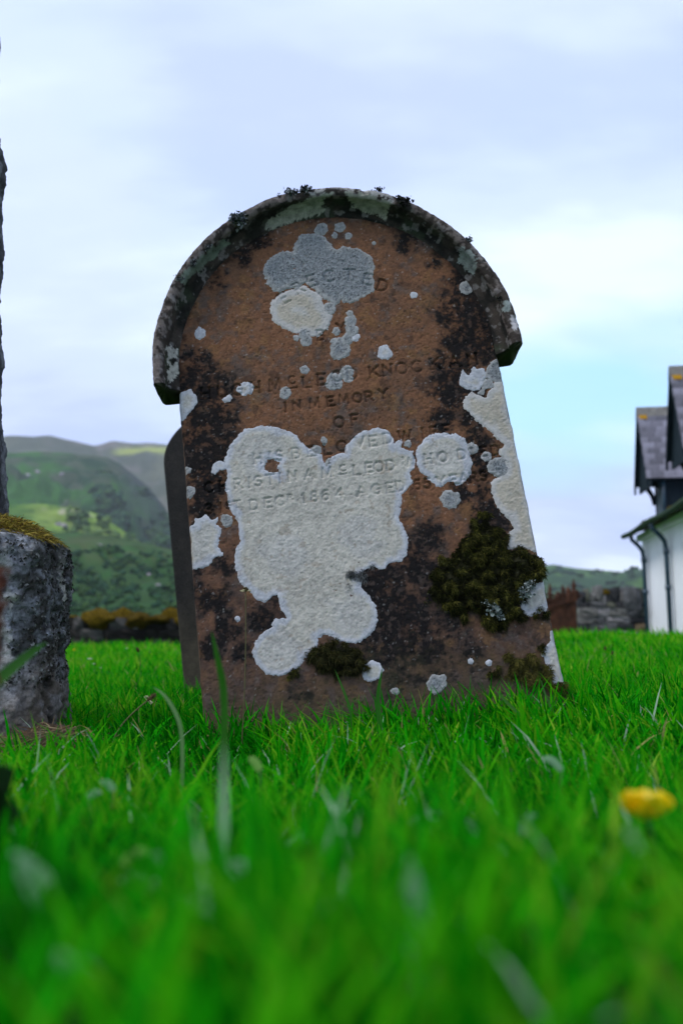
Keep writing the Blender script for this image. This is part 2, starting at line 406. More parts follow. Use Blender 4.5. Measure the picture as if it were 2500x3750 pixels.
# boulders on the hillside, each its own
def rock_mesh(name, seed, sub=3, rough=0.28, flat=0.7):
    V, F = ico(sub)
    d = 1 + rough * fbm(V[:, 0] * 1.3 + seed, V[:, 1] * 1.3, V[:, 2] * 1.3, octv=4, seed=seed)
    V = V * d[:, None] * np.array((1, 0.85, flat)); me = bpy.data.meshes.new(name)
    me.from_pydata(V.tolist(), [], F.tolist()); me.update(); return me
M_HROCK = mat_noise('hill_rock', [(0.3, (0.16, 0.14, 0.15)), (0.6, (0.33, 0.30, 0.31))], 1.2, 0.9, 0.1, (0.5, 0.2), rnd=0.15)
_rk = [rock_mesh('boulder', 100 + k, 2) for k in range(3)]
for m in _rk: m.materials.append(M_HROCK)
def hill_point(hname, px, py):
    X, Y, Z, xs = HILLS[hname]; j = int(np.argmin(abs(xs - px)))
    sel = np.arange(X.shape[0]) > int(0.27 * X.shape[0])
    yy = 1450 - (Z[:, j] - EYE) / Y[:, j] * 1900; yy = np.where(sel, yy, 1e9)
    i = int(np.argmin(abs(yy - py))); return Vector((X[i, j], Y[i, j], Z[i, j]))
for k, (px, py, w, h, lab) in enumerate([
        (174, 1331, 20, 'low_hill', 'pale boulder low on the heathery slope beside the lichened monument base'),
        (233, 1362, 22, 'low_hill', 'broad pale boulder just above the mossy wall'),
        (228, 1255, 14, 'low_hill', 'small white boulder high on the olive slope'),
        (340, 1322, 10, 'low_hill', 'highest small pale boulder of three beside the dark rear headstone'),
        (352, 1330, 9, 'low_hill', 'middle small pale boulder of three beside the dark rear headstone'),
        (365, 1345, 12, 'low_hill', 'lowest small pale boulder of three beside the dark rear headstone'),
        (128, 1205, 18, 'grassy_spur', 'pale crag on the bright grass of the spur'),
        (144, 1208, 18, 'grassy_spur', 'brownish crag among the bright grass beside its paler twin'),
        (55, 1085, 16, 'cliff_hill', 'pale rock high on the dark hill, left of the scree'),
        (77, 1082, 14, 'cliff_hill', 'pale rock high on the dark hill above the spur'),
        (134, 1084, 12, 'cliff_hill', 'tall pale rock face high on the dark hill')]):
    p = hill_point(h, px, py); o = link('boulder', _rk[k % 3], None, p, (0, 0, k * 1.3), [w / 1900.0 * p.y * 0.55] * 3)
    tag(o, lab, 'boulder', 'boulders on the hillside')

# ---------------------------------------------------------------- the headstone
BETA, PSI = R(9), R(7.2)
HM = Matrix.Rotation(-BETA, 4, 'X') @ Matrix.Rotation(-PSI, 4, 'Y')
_u = np.array(HM.col[0][:3]); _v = np.array(HM.col[2][:3]); _n = -np.array(HM.col[1][:3])
HB = np.array([0.15, 1.8, 0.0]) - 0.045 * _u
def h_world(U, V, Nn): return HB + U[:, None] * _u + V[:, None] * _v + Nn[:, None] * _n
def px_uv(x, y, n0=0.0):
    d = ray(x, y); c = np.array([0, 0, EYE]); b = HB + n0 * _n
    p = c + d * (_n @ (b - c) / (_n @ d)) - b
    return float(p @ _u), float(p @ _v)
headstone = empty('headstone', Vector(HB), HM.to_euler())
tag(headstone, 'leaning brown sandstone headstone with arched hood, white lichen patches and worn inscription', 'headstone')
def crop(x0, y0, s): return lambda *pts: [(x0 + x / s, y0 + y / s) for x, y in pts]
C3 = crop(650, 1500, 1.0814); CT = crop(950, 820, 3.136); CR = crop(1300, 1250, 2.6133); C4 = crop(1300, 1500, 2.6133)
C5 = crop(700, 1600, 2.6133); CH = crop(700, 1280, 2.6133); C1 = crop(550, 650, 1.12); C2 = crop(650, 1250, 1.2062); C6 = crop(1500, 1850, 2.7034); C7 = crop(680, 1850, 1.9122)
def disc(c, x, y, r, k=30, seed=0):
    rr = random.Random(int(x * 7 + y * 3 + seed)); ph = [rr.random() * 6 for _ in range(4)]; am = [rr.uniform(.02, .10), rr.uniform(.02, .07), rr.uniform(.02, .06), .03]
    q = lambda t: r * (1 + am[0] * math.sin(2 * t + ph[0]) + am[1] * math.sin(3 * t + ph[1]) + am[2] * math.sin(5 * t + ph[2]) + am[3] * math.sin(8 * t + ph[3]))
    return c(*[(x + q(6.2832 * i / k) * math.cos(6.2832 * i / k), y + q(6.2832 * i / k) * math.sin(6.2832 * i / k)) for i in range(k)])
LICHEN = [
 ('white', C3((330,62),(390,70),(440,85),(480,115),(510,150),(540,160),(570,185),(588,225),(605,190),(630,175),(660,170),(665,150),(690,125),(700,105),(730,85),(790,75),(830,85),(850,110),(855,135),(880,115),(892,130),(890,150),(930,165),(940,200),(935,235),(920,250),(930,290),(905,320),(885,335),(888,360),(880,400),(872,435),(895,460),(912,510),(910,560),(885,595),(840,610),(820,630),(800,635),(770,620),(735,640),(715,665),(735,675),(720,705),(755,730),(785,775),(793,830),(770,880),(730,910),(690,922),(640,912),(600,895),(575,893),(555,905),(550,940),(530,970),(495,980),(490,1010),(450,1045),(400,1055),(350,1045),(310,1010),(297,960),(305,915),(330,890),(355,870),(375,860),(378,835),(400,825),(428,825),(405,780),(398,740),(400,725),(385,740),(345,762),(310,745),(285,715),(255,690),(238,650),(228,600),(232,560),(245,520),(242,470),(240,450),(225,420),(205,385),(195,340),(192,300),(200,255),(188,210),(192,175),(210,135),(240,100),(280,75)), C3((330,215),(345,228),(352,190),(385,195),(412,205),(398,225),(408,250),(385,256),(352,245),(335,236)), 'broad white lichen sheet over the worn lines of lettering'),
 ('white', C3((135,250),(140,215),(165,205),(190,210),(192,235),(165,238),(150,260)), None, None),
 ('white', C3((945,180),(950,150),(975,120),(1010,98),(1050,92),(1100,95),(1130,110),(1145,140),(1155,170),(1165,210),(1160,250),(1130,285),(1105,292),(1085,277),(1060,290),(1040,303),(1020,303),(1000,275),(960,250),(942,215)), None, 'round white lichen disc with letters showing through'),
 ('cream', CR((1030,600),(1050,530),(1110,480),(1165,512),(1245,530),(1270,470),(1330,450),(1325,395),(1420,390),(1560,910)) [:9] + C3((1330,20),(1380,260),(1440,570),(1420,560),(1360,548),(1312,545),(1310,490),(1330,470),(1310,430),(1270,395),(1245,350),(1240,290),(1265,270),(1300,250),(1290,190),(1275,165),(1295,140),(1260,112),(1240,80),(1190,50),(1140,0)) + CR((1050,680)), None, 'long cream lichen strip down the edge of the stone'),
 ('white', C3((1355,745),(1395,700),(1455,675),(1490,760),(1455,800),(1400,820),(1370,805)), None, None),
 ('white', C3((1437,965),(1478,915),(1470,870),(1510,880),(1560,1110),(1478,1088),(1462,1020)), None, None),
 ('white', C2((5,222),(60,215),(85,245),(90,270),(60,300),(42,325),(30,345),(0,345)), None, None),
 ('white', C3((20,470),(75,452),(64,425),(95,432),(110,420),(140,433),(165,420),(160,455),(182,470),(165,510),(160,545),(177,575),(140,590),(130,612),(100,625),(20,632)), None, 'ragged white lichen at the edge below the stained lettering'),
 ('grey', disc(C3, 195, 440, 26), None, None), ('grey', disc(C3, 46, 326, 24), None, None), ('grey', disc(C3, 35, 240, 18), None, None),
 ('grey', CT((375,310),(400,230),(470,150),(560,112),(660,120),(750,150),(810,220),(850,270),(890,290),(950,255),(1030,248),(1130,270),(1190,310),(1240,345),(1300,370),(1310,440),(1305,560),(1308,650),(1310,780),(1250,830),(1160,860),(1100,890),(1030,915),(960,890),(940,860),(900,915),(850,910),(760,870),(700,810),(620,750),(545,680),(560,620),(520,660),(480,700),(420,730),(350,740),(260,755),(170,760),(100,690),(60,610),(55,520),(90,430),(150,370),(230,325),(310,310)), None, 'blue grey speckled lichen in three lobes over the top word'),
 ('cream', CT((270,800),(320,760),(400,730),(520,710),(570,740),(640,780),(710,850),(735,930),(800,1040),(830,1060),(820,1130),(780,1190),(730,1230),(690,1270),(620,1295),(575,1270),(500,1250),(420,1275),(340,1230),(260,1195),(205,1140),(150,1080),(125,960),(160,890),(220,830)), None, 'cream lichen rosette under the grey lobes'),
 ('grey', disc(CT, 800, 970, 70), None, None), ('grey', disc(CT, 515, 1250, 72), None, None), ('grey', disc(CT, 540, 1345, 65), None, None), ('grey', disc(CT, 420, 1310, 38), None, None),
 ('grey', disc(CT, 1040, 1030, 36), None, None), ('grey', disc(CT, 1050, 1115, 70), None, None), ('grey', disc(CT, 1060, 1220, 76), None, None), ('grey', disc(CT, 1010, 1320, 66), None, None), ('white', disc(CT, 1105, 1310, 44), None, None),
 ('grey', disc(CT, 880, 1228, 40), None, None), ('grey', disc(CT, 915, 1445, 112), None, None), ('grey', disc(CT, 850, 1350, 38), None, None), ('grey', disc(CT, 925, 1345, 42), None, None),
 ('white', disc(CT, 1440, 1480, 90), None, None), ('white', disc(C1, 203, 640, 22), None, None), ('white', disc(C1, 1080, 483, 15), None, None), ('grey', disc(C1, 1297, 450, 30), None, None), ('grey', disc(C1, 633, 790, 18), None, None),
 ('white', disc(CH, 528, 375, 62) , None, None), ('white', disc(CH, 458, 380, 26), None, None), ('white', CH((285,475),(330,450),(370,430),(392,465),(375,505),(320,510)), None, None),
 ('grey', disc(CH, 905, 415, 60), None, None), ('grey', disc(CH, 1085, 195, 42), None, None), ('grey', disc(CH, 1365, 315, 82), None, None), ('grey', disc(CH, 1485, 215, 64), None, None), ('grey', disc(CH, 1500, 275, 40), None, None),
 ('white', CR((1000,350),(1030,270),(1060,320),(1100,340),(1130,250),(1170,262),(1240,255),(1242,340),(1215,420),(1190,475),(1100,465),(1050,450),(1005,410)), None, 'notched white lichen under the last letters of the name line'),
 ('grey', CR((1235,355),(1300,362),(1335,430),(1250,470),(1232,532),(1155,500),(1200,460)), None, None),
 ('grey', CR((1245,260),(1290,200),(1370,150),(1440,390),(1330,392),(1250,350)), None, None),
 ('grey', disc(C4, 1385, 550, 100), None, None), ('grey', disc(C4, 910, 860, 86), None, None), ('grey', disc(C4, 500, 330, 38), None, None), ('grey', disc(C4, 1120, 370, 52), None, None), ('grey', disc(C4, 1255, 450, 44), None, None),
 ('grey', disc(C5, 1195, 125, 46), None, None), ('grey', disc(C5, 1270, 35, 34), None, None), ('grey', disc(C5, 1325, 245, 44), None, None),
 ('white', disc(C3, 770, 1038, 38), None, None), ('white', disc(C3, 1160, 997, 10), None, None), ('white', disc(C3, 1232, 1003, 11), None, None), ('grey', disc(C3, 1025, 1085, 38), None, None), ('grey', disc(C3, 860, 1115, 15), None, None), ('white', disc(C3, 238, 828, 10), None, None), ('grey', disc(C3, 620, 418, 13), None, None),
 ('grey', disc(CT, 710, 60, 70), None, None), ('grey', disc(CT, 930, 40, 60), None, None), ('grey', disc(CT, 1020, 140, 42), None, None), ('grey', disc(CT, 860, 130, 34), None, None), ('grey', disc(CT, 1310, 225, 30), None, None),
]
# stroke letters: unit height, baseline 0; each glyph (width, list of polylines)
def arc(cx, cy, rx, ry, a0, a1, n=14): return [(cx + rx * math.cos(R(a0 + (a1 - a0) * i / n)), cy + ry * math.sin(R(a0 + (a1 - a0) * i / n))) for i in range(n + 1)]
GL = {
 'A': (.86, [[(0, 0), (.43, 1), (.86, 0)], [(.17, .36), (.69, .36)]]), 'B': (.66, [[(.08, 0), (.08, 1)], [(.08, 1), (.38, 1)] + arc(.38, .76, .22, .24, 90, -90) + [(.08, .52)], [(.08, .52), (.4, .52)] + arc(.4, .26, .26, .26, 90, -90) + [(.08, 0)]]),
 'C': (.86, [arc(.46, .5, .42, .5, 48, 312, 22)]), 'D': (.82, [[(.08, 0), (.08, 1)], [(.08, 1), (.34, 1)] + arc(.34, .5, .44, .5, 90, -90, 16) + [(.08, 0)]]),
 'E': (.66, [[(.08, 0), (.08, 1)], [(.08, 1), (.62, 1)], [(.08, .52), (.5, .52)], [(.08, 0), (.64, 0)]]), 'F': (.62, [[(.08, 0), (.08, 1)], [(.08, 1), (.6, 1)], [(.08, .52), (.48, .52)]]),
 'G': (.88, [arc(.46, .5, .42, .5, 50, 360, 24) + [(.6, .48)], [(.86, .5), (.86, .06)]]), 'H': (.82, [[(.08, 0), (.08, 1)], [(.74, 0), (.74, 1)], [(.08, .5), (.74, .5)]]), 'I': (.2, [[(.1, 0), (.1, 1)]]),
 'K': (.8, [[(.08, 0), (.08, 1)], [(.74, 1), (.1, .42)], [(.28, .58), (.78, 0)]]), 'L': (.62, [[(.08, 1), (.08, 0), (.6, 0)]]), 'M': (1.0, [[(.06, 0), (.14, 1), (.5, .1), (.86, 1), (.94, 0)]]),
 'N': (.84, [[(.08, 0), (.08, 1), (.76, 0), (.76, 1)]]), 'O': (.92, [arc(.46, .5, .42, .5, 0, 360, 26)]), 'R': (.74, [[(.08, 0), (.08, 1)], [(.08, 1), (.4, 1)] + arc(.4, .74, .26, .26, 90, -90) + [(.08, .48)], [(.36, .48), (.72, 0)]]),
 'S': (.66, [arc(.33, .74, .26, .26, 30, 270, 14) + arc(.33, .25, .28, .25, 90, -150, 14)]), 'T': (.78, [[(.39, 0), (.39, 1)], [(.02, 1), (.76, 1)]]), 'U': (.8, [[(.08, 1), (.08, .35)] + arc(.4, .33, .32, .33, 180, 360) + [(.72, 1)]]),
 'V': (.84, [[(.02, 1), (.42, 0), (.82, 1)]]), 'W': (1.16, [[(.02, 1), (.3, 0), (.58, .9), (.86, 0), (1.14, 1)]]), 'Y': (.8, [[(.02, 1), (.4, .48), (.78, 1)], [(.4, .48), (.4, 0)]]),
 '1': (.3, [[(.02, .8), (.18, 1), (.18, 0)]]), '3': (.62, [arc(.28, .75, .26, .25, 150, -90) + arc(.28, .25, .3, .25, 90, -150)]), '4': (.72, [[(.54, 0), (.54, 1), (.02, .3), (.7, .3)]]), '5': (.62, [[(.56, 1), (.14, 1), (.1, .58)] + arc(.28, .33, .3, .33, 110, -150)]),
 '6': (.66, [[(.56, .98)] + arc(.4, .55, .36, .45, 110, 180, 6) + arc(.33, .3, .29, .3, 180, 540, 20)]), '8': (.64, [arc(.32, .76, .24, .24, 0, 360, 20), arc(.32, .26, .29, .27, 0, 360, 20)]),
}
TEXT = [  # (string of glyphs, letter centres in photo pixels, cap height in metres, tilt off the line in degrees)
 ('ERECTED', [(1038,1091),(1090,1056),(1141,1028),(1205,1012),(1278,1008),(1345,1024),(1400,1045)], .031, [26, 22, 13, 4, -8, -17, -24]),
 ('BY', [(1173,1227),(1249,1199)], .026, None),
 ('HUGHM', [(753,1440),(815,1433),(868,1427),(935,1419),(1006,1410)], .0285, None), ('C', [(1069,1392)], .019, None), ('LEOD', [(1121,1400),(1176,1389),(1234,1378),(1290,1369)], .0285, None),
 ('KNOCKAN', [(1369,1361),(1419,1355),(1470,1349),(1526,1341),(1591,1331),(1664,1324),(1729,1315)], .0285, None),
 ('INMEMORY', [(1046,1491),(1087,1484),(1152,1476),(1209,1470),(1259,1462),(1308,1457),(1350,1451),(1403,1442)], .0235, None),
 ('OF', [(1241,1546),(1297,1537)], .0255, None),
 ('HIS', [(945,1680),(988,1674),(1022,1669)], .024, None), ('BELOVED', [(1083,1660),(1140,1653),(1197,1645),(1251,1634),(1317,1620),(1365,1616),(1419,1606)], .025, None), ('WIFE', [(1482,1596),(1547,1587),(1587,1581),(1633,1574)], .025, None),
 ('CHRISTINAM', [(765,1785),(818,1779),(872,1772),(914,1767),(945,1762),(991,1756),(1026,1750),(1071,1744),(1132,1737),(1197,1730)], .0235, None), ('C', [(1255,1715)], .016, None), ('LEOD', [(1305,1722),(1350,1713),(1386,1709),(1430,1704)], .0235, None),
 ('WHODIED', [(1499,1692),(1568,1681),(1620,1674),(1690,1664),(1728,1659),(1767,1654),(1813,1649)], .0235, None),
 ('31', [(765,1864),(808,1860)], .023, None), ('ST', [(838,1852),(868,1848)], .017, None), ('DEC', [(931,1849),(981,1842),(1025,1835)], .023, None), ('R', [(1063,1822)], .013, None), ('1864', [(1113,1824),(1151,1819),(1192,1814),(1243,1807)], .023, None),
 ('AGED', [(1323,1799),(1376,1792),(1426,1787),(1465,1781)], .023, None), ('65', [(1526,1775),(1564,1770)], .023, None), ('YEARS', [(1614,1763),(1660,1757),(1698,1752),(1732,1748),(1769,1742)], .023, None),
]
def build_letters(U, V, shape):
    """V-cut depth (0..1) of the inscription at grid points"""
    D = np.zeros(U.shape); us = U[0]; vsx = V[:, 0]
    def stroke(lines, hw):
        for ln in lines:
            for (ax, ay), (bx, by) in zip(ln[:-1], ln[1:]):
                j0, j1 = np.searchsorted(us, [min(ax, bx) - hw, max(ax, bx) + hw]); i0, i1 = np.searchsorted(vsx, [min(ay, by) - hw, max(ay, by) + hw])
                if j1 <= j0 or i1 <= i0: continue
                x = U[i0:i1, j0:j1]; y = V[i0:i1, j0:j1]; ex, ey = bx - ax, by - ay
                t = np.clip(((x - ax) * ex + (y - ay) * ey) / (ex * ex + ey * ey + 1e-12), 0, 1)
                d = np.hypot(x - ax - t * ex, y - ay - t * ey)
                D[i0:i1, j0:j1] = np.maximum(D[i0:i1, j0:j1], np.clip(1.25 * (1 - d / hw), 0, 1))
    for s, cen, h, tilt in TEXT:
        for k, ch in enumerate(s):
            w, lines = GL[ch]; cu, cv = px_uv(*cen[k]); a = R(tilt[k]) if tilt else 0; ca, sa = math.cos(a), math.sin(a)
            sx = 1.05
            T = lambda p: (cu + ((p[0] - w / 2) * ca * sx - (p[1] - .5) * sa) * h, cv + ((p[0] - w / 2) * sa * sx + (p[1] - .5) * ca) * h)
            L2 = [[T(p) for p in ln] for ln in lines]
            stroke(L2, 0.0039 if h > 0.02 else 0.0028)
            ser = []                                            # short serifs on the stem ends
            for ln in lines:
                for e in (ln[0], ln[-1]):
                    if e[1] in (0, 1) and len(ln) <= 5: ser.append([T((e[0] - .1, e[1])), T((e[0] + .1, e[1]))])
            stroke(ser, 0.0022)
    for (xa, ya), (xb, yb) in [((1052, 1424), (1088, 1419)), ((1240, 1738), (1268, 1735))]:
        stroke([[px_uv(xa, ya), px_uv(xb, yb)]], 0.0026)
    return D
STAIN = [(450,850,50,1),(470,900,60,1),(485,960,65,1),(490,1020,60,1),(460,1065,52,1),(480,1110,48,1),(470,1160,42,.9),(440,930,40,.9),(430,1000,45,.7),(540,1100,30,.6),
 (1060,650,46,1),(1040,720,46,1),(1095,720,62,1),(1065,790,62,1),(1020,830,30,.8),(1110,790,50,.9),(1030,900,52,1),(1010,960,44,.9),(1075,960,38,.9),(1095,1010,38,.9),(1050,860,56,1),(1085,890,44,1),(1120,1060,46,.95),(1130,700,44,1),(1000,1010,40,.8),(1060,1130,44,.7),(1120,1180,50,.8),(1105,1130,40,.6),(1150,1190,40,.6),
 (480,1370,56,.8),(515,1300,32,.8),(520,1440,50,.75),(600,1420,40,.8),(480,1490,46,.7),(560,1500,40,.6),(460,1300,36,.7),(450,1230,30,.7),(900,1400,110,.74),(960,1480,120,.72),(880,1330,60,.8),(950,1300,70,.72),(650,1380,50,.7),(850,1500,70,.6),(1000,1550,60,.5),(990,1230,50,.5),(1080,1500,60,.45),
 (590,555,40,.9),(500,640,34,.5),(560,590,34,.6),(900,1560,60,.4),(700,1600,60,.35),(1000,610,34,.5),(930,560,40,.4)]
def build_headstone():
    st = 0.0018
    us = np.arange(-0.394, 0.3941, st); vv = np.arange(-0.07, 1.345, st)
    U, V = np.meshgrid(us, vv); shape = U.shape; u = U.ravel(); v = V.ravel()
    W = h_world(u, v, np.zeros_like(u)); X, Y = project(W); x8, y8 = X / SRC, Y / SRC
    letters = build_letters(U, V, shape).ravel()
    big = fbm(u * 9, v * 9, octv=3, seed=1); med = fbm(u * 60, v * 60, octv=4, seed=2); fine = fbm(u * 300, v * 300, octv=3, seed=3)
    pits = sstep(0.55, 0.95, fbm(u * 170, v * 170, octv=2, seed=4))
    base = 0.0012 * big + 0.0005 * med + 0.00035 * fine - 0.0011 * pits
    wear = 0.62 + 0.38 * sstep(-0.6, 0.5, fbm(u * 25, v * 25, octv=2, seed=6))
    cut = 0.0058 * letters * wear
    edge = 0.390 + 0.0018 * fbm(v * 22, u * 0 + np.sign(u) * 3.3, octv=4, seed=7) - np.abs(u)
    rnd = -0.012 * np.clip(1 - edge / 0.007, 0, 1.3) ** 2
    n = base - cut + rnd
    uo = np.where(edge < 0, np.sign(u) * (np.abs(u) + edge * 0.9), u)
    # ---- stone colour: weathered red sandstone, dark growth in patches
    na = fbm(u * 14, v * 14, octv=5, seed=12); nb = fbm(u * 45, v * 45, octv=5, seed=13); nc = fbm(u * 160, v * 160, octv=4, seed=14); nd = fbm(u * 480, v * 480, octv=2, seed=15)
    orange = np.array((0.178, 0.086, 0.047)); brown = np.array((0.105, 0.062, 0.042)); grey = np.array((0.118, 0.088, 0.074)); purple = np.array((0.066, 0.047, 0.041)); ochre = np.array((0.185, 0.098, 0.040)); black = np.array((0.009, 0.0085, 0.009))
    def mx(a, b, f): return a * (1 - f[:, None]) + b * f[:, None]
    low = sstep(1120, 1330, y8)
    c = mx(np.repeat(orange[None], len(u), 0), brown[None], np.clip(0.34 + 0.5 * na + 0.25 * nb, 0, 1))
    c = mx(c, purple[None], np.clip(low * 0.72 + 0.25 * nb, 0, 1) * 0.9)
    c = mx(c, grey[None], sstep(0.1, 1.0, nb + 0.3 * na) * 0.6)
    c = mx(c, ochre[None], sstep(0.5, 1.0, fbm(u * 24, v * 24, octv=4, seed=16) + 0.3 * nc) * 0.45)
    c = mx(c, purple[None] * 0.5, sstep(0.62, 0.85, fbm(u * 38, v * 38, octv=2, seed=17)) * 0.45)
    s = np.zeros_like(u) - 1
    for (cx, cy, r, k) in STAIN: s = np.maximum(s, (1.0 - np.hypot(x8 - cx, y8 - cy) / (r * 1.25)) * 1.25 - (1 - k) * 0.75)
    sm = sstep(-0.05, 0.72, s + 0.34 * nb + 0.26 * na + 0.30 * nc + 0.12 * nd)
    holes = sstep(0.2, 0.9, fbm(u * 95, v * 95, octv=4, seed=18) + 0.3 * nd) * 0.45
    c = mx(c, black[None], sm * (1 - holes) * 0.97)
    rim = sstep(0.02, -0.05, np.where(v > .91, 1 - np.sqrt((u / .39) ** 2 + (np.maximum(v - .91, 0) / .42) ** 2), 1) - 0.03 + 0.035 * nb)  # darker band along the inside of the hood arch
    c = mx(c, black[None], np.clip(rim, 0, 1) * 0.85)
    c = c * 0.86 * (1 + 0.18 * nc + 0.17 * nd)[:, None]
    c = mx(c, np.array((0.45, 0.43, 0.41))[None], sstep(1.02, 1.2, fbm(u * 150, v * 150, octv=3, seed=19)) * 0.25)
    # darker green tinge just above the turf
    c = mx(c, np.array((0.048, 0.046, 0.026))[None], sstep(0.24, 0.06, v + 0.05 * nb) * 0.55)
    L = np.stack([uo, -n, v], -1)
    ii = np.arange(len(u)).reshape(shape)
    F = np.stack([ii[:-1, :-1], ii[:-1, 1:], ii[1:, 1:], ii[1:, :-1]], -1).reshape(-1, 4)
    keep = (v < .905) | ((u / .412) ** 2 + ((v - .905) / .44) ** 2 < 1)
    F0 = F[keep[F].all(1)]
    # body behind the dressed face
    prof = [(-.3895, -.25)] + [(-.3895, .905)] + [(-.40 * math.cos(t), .905 + .43 * math.sin(t)) for t in np.linspace(0.05, math.pi - 0.05, 40)] + [(.3895, .905), (.3895, -.25)]
    nb0 = len(L); B = []
    ys = [0.0095, 0.09]
    for y in ys: B += [(p[0], y, p[1]) for p in prof]
    k = len(prof); sides = [(nb0 + i, nb0 + (i + 1) % k, nb0 + k + (i + 1) % k, nb0 + k + i) for i in range(k)]
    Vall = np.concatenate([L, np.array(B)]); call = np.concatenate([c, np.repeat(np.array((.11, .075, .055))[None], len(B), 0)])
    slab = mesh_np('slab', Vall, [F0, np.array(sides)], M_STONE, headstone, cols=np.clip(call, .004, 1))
    import bmesh
    bm = bmesh.new(); bm.from_mesh(slab.data); bm.verts.ensure_lookup_table()
    bm.faces.new([bm.verts[nb0 + k + i] for i in range(k)]); bm.faces.new([bm.verts[nb0 + i] for i in reversed(range(k))])
    bm.to_mesh(slab.data); bm.free()
    # ---- lichen sheets: thin crusts following the stone, each its own mesh
    lich_n = base * 0.6 - cut * 0.58 + rnd
    inside = keep & (edge > -0.002)
    for kind, poly, hole, lab in LICHEN:
        P = np.array(poly); m = 14
        box = np.where((X > P[:, 0].min() - m) & (X < P[:, 0].max() + m) & (Y > P[:, 1].min() - m) & (Y < P[:, 1].max() + m) & inside)[0]
        if len(box) < 12: continue
        bx, by, bu, bv = X[box], Y[box], u[box], v[box]
        size = math.sqrt(max((P[:, 0].max() - P[:, 0].min()) * (P[:, 1].max() - P[:, 1].min()), 1))
        wob = min(1.0, size / 90)
        sd = poly_sd(bx, by, poly)
        if hole: sd = np.minimum(sd, -poly_sd(bx, by, hole) + 3 * fbm(bu * 300, bv * 300, octv=2, seed=29))
        sd = sd + wob * (4.0 * fbm(bu * 42, bv * 42, octv=3, seed=21) + 3.0 * fbm(bu * 150, bv * 150, octv=3, seed=22)) + 1.5
        g1 = fbm(bu * 210, bv * 210, octv=3, seed=23); g2 = fbm(bu * 420, bv * 420, octv=2, seed=24); g3 = fbm(bu * 30, bv * 30, octv=4, seed=25)
        rough = {'white': .00045, 'cream': .00055, 'grey': .0008}[kind] * (0.35 + 0.95 * sstep(4, 40, sd))
        hh = lich_n[box] + 0.0017 * sstep(-1.5, 6, sd) - 0.0005 + rough * (0.7 * g1 + 0.5 * g2)
        cen = [C3(q)[0] for q in ((430, 560), (720, 505), (330, 190), (690, 820), (390, 960))] if lab and lab.startswith('broad') else [tuple(P.mean(0))]
        dc = np.min([np.hypot(bx - q[0], by - q[1]) for q in cen], 0)
        ring = np.sin(dc / 6.5 + 2.2 * g3) * sstep(14, 40, sd); hh = hh + .00022 * ring
        if kind == 'white':
            cc = mx(np.repeat(np.array((.37, .38, .405))[None], len(box), 0), np.array((.365, .348, .305))[None], sstep(12, 32, sd + 8 * g3))
            cc = mx(cc, np.array((.375, .385, .41))[None], sstep(105, 60, dc + 28 * g3) * sstep(20, 40, sd) * 0.22)
            cc = cc * (1 + 0.06 * ring + 0.13 * g1 + 0.08 * g2 + 0.09 * g3)[:, None]
            cc = mx(cc, np.array((.20, .15, .10))[None], sstep(0.86, 1.0, fbm(bu * 60, bv * 60, octv=3, seed=26)) * 0.35)
        elif kind == 'cream':
            cc = mx(np.repeat(np.array((.37, .36, .345))[None], len(box), 0), np.array((.345, .315, .26))[None], sstep(14, 40, sd + 10 * g3))
            cc = mx(cc, np.array((.38, .375, .36))[None], sstep(60, 80, sd + 10 * g3) * 0.8); cc = cc * (1 + 0.09 * g1 + 0.06 * g3)[:, None]
        else:
            cc = mx(np.repeat(np.array((.29, .295, .29))[None], len(box), 0), np.array((.215, .23, .24))[None], sstep(6, 26, sd + 6 * g3))
            cc = mx(cc, np.array((.035, .037, .04))[None], sstep(0.25, 0.75, g2 + 0.35 * g1) * sstep(3, 15, sd) * 0.8)
            cc = cc * (1 + 0.25 * g1)[:, None]
        ok = sd > -3.2
        idx = np.full(len(u), -1); sel = box[ok]; idx[sel] = np.arange(len(sel))
        FF = idx[F]; FF = FF[(FF >= 0).all(1)]
        if len(FF) < 4: continue
        o = mesh_np('lichen_patch', np.stack([uo[sel], -(hh[ok]), v[sel]], -1), FF, M_LICHEN, headstone, cols=np.clip(cc[ok] * (1.03 if kind != 'grey' else .90), .01, .8))
        if lab: o['label'] = lab
M_STONE = mat_attr('sandstone', 0.95, 0.12, (900, 0.22), (0.5, 0.0008))
M_LICHEN = mat_attr('crust_lichen', 0.95, 0.08, (700, 0.10), (0.6, 0.0009))
build_headstone()

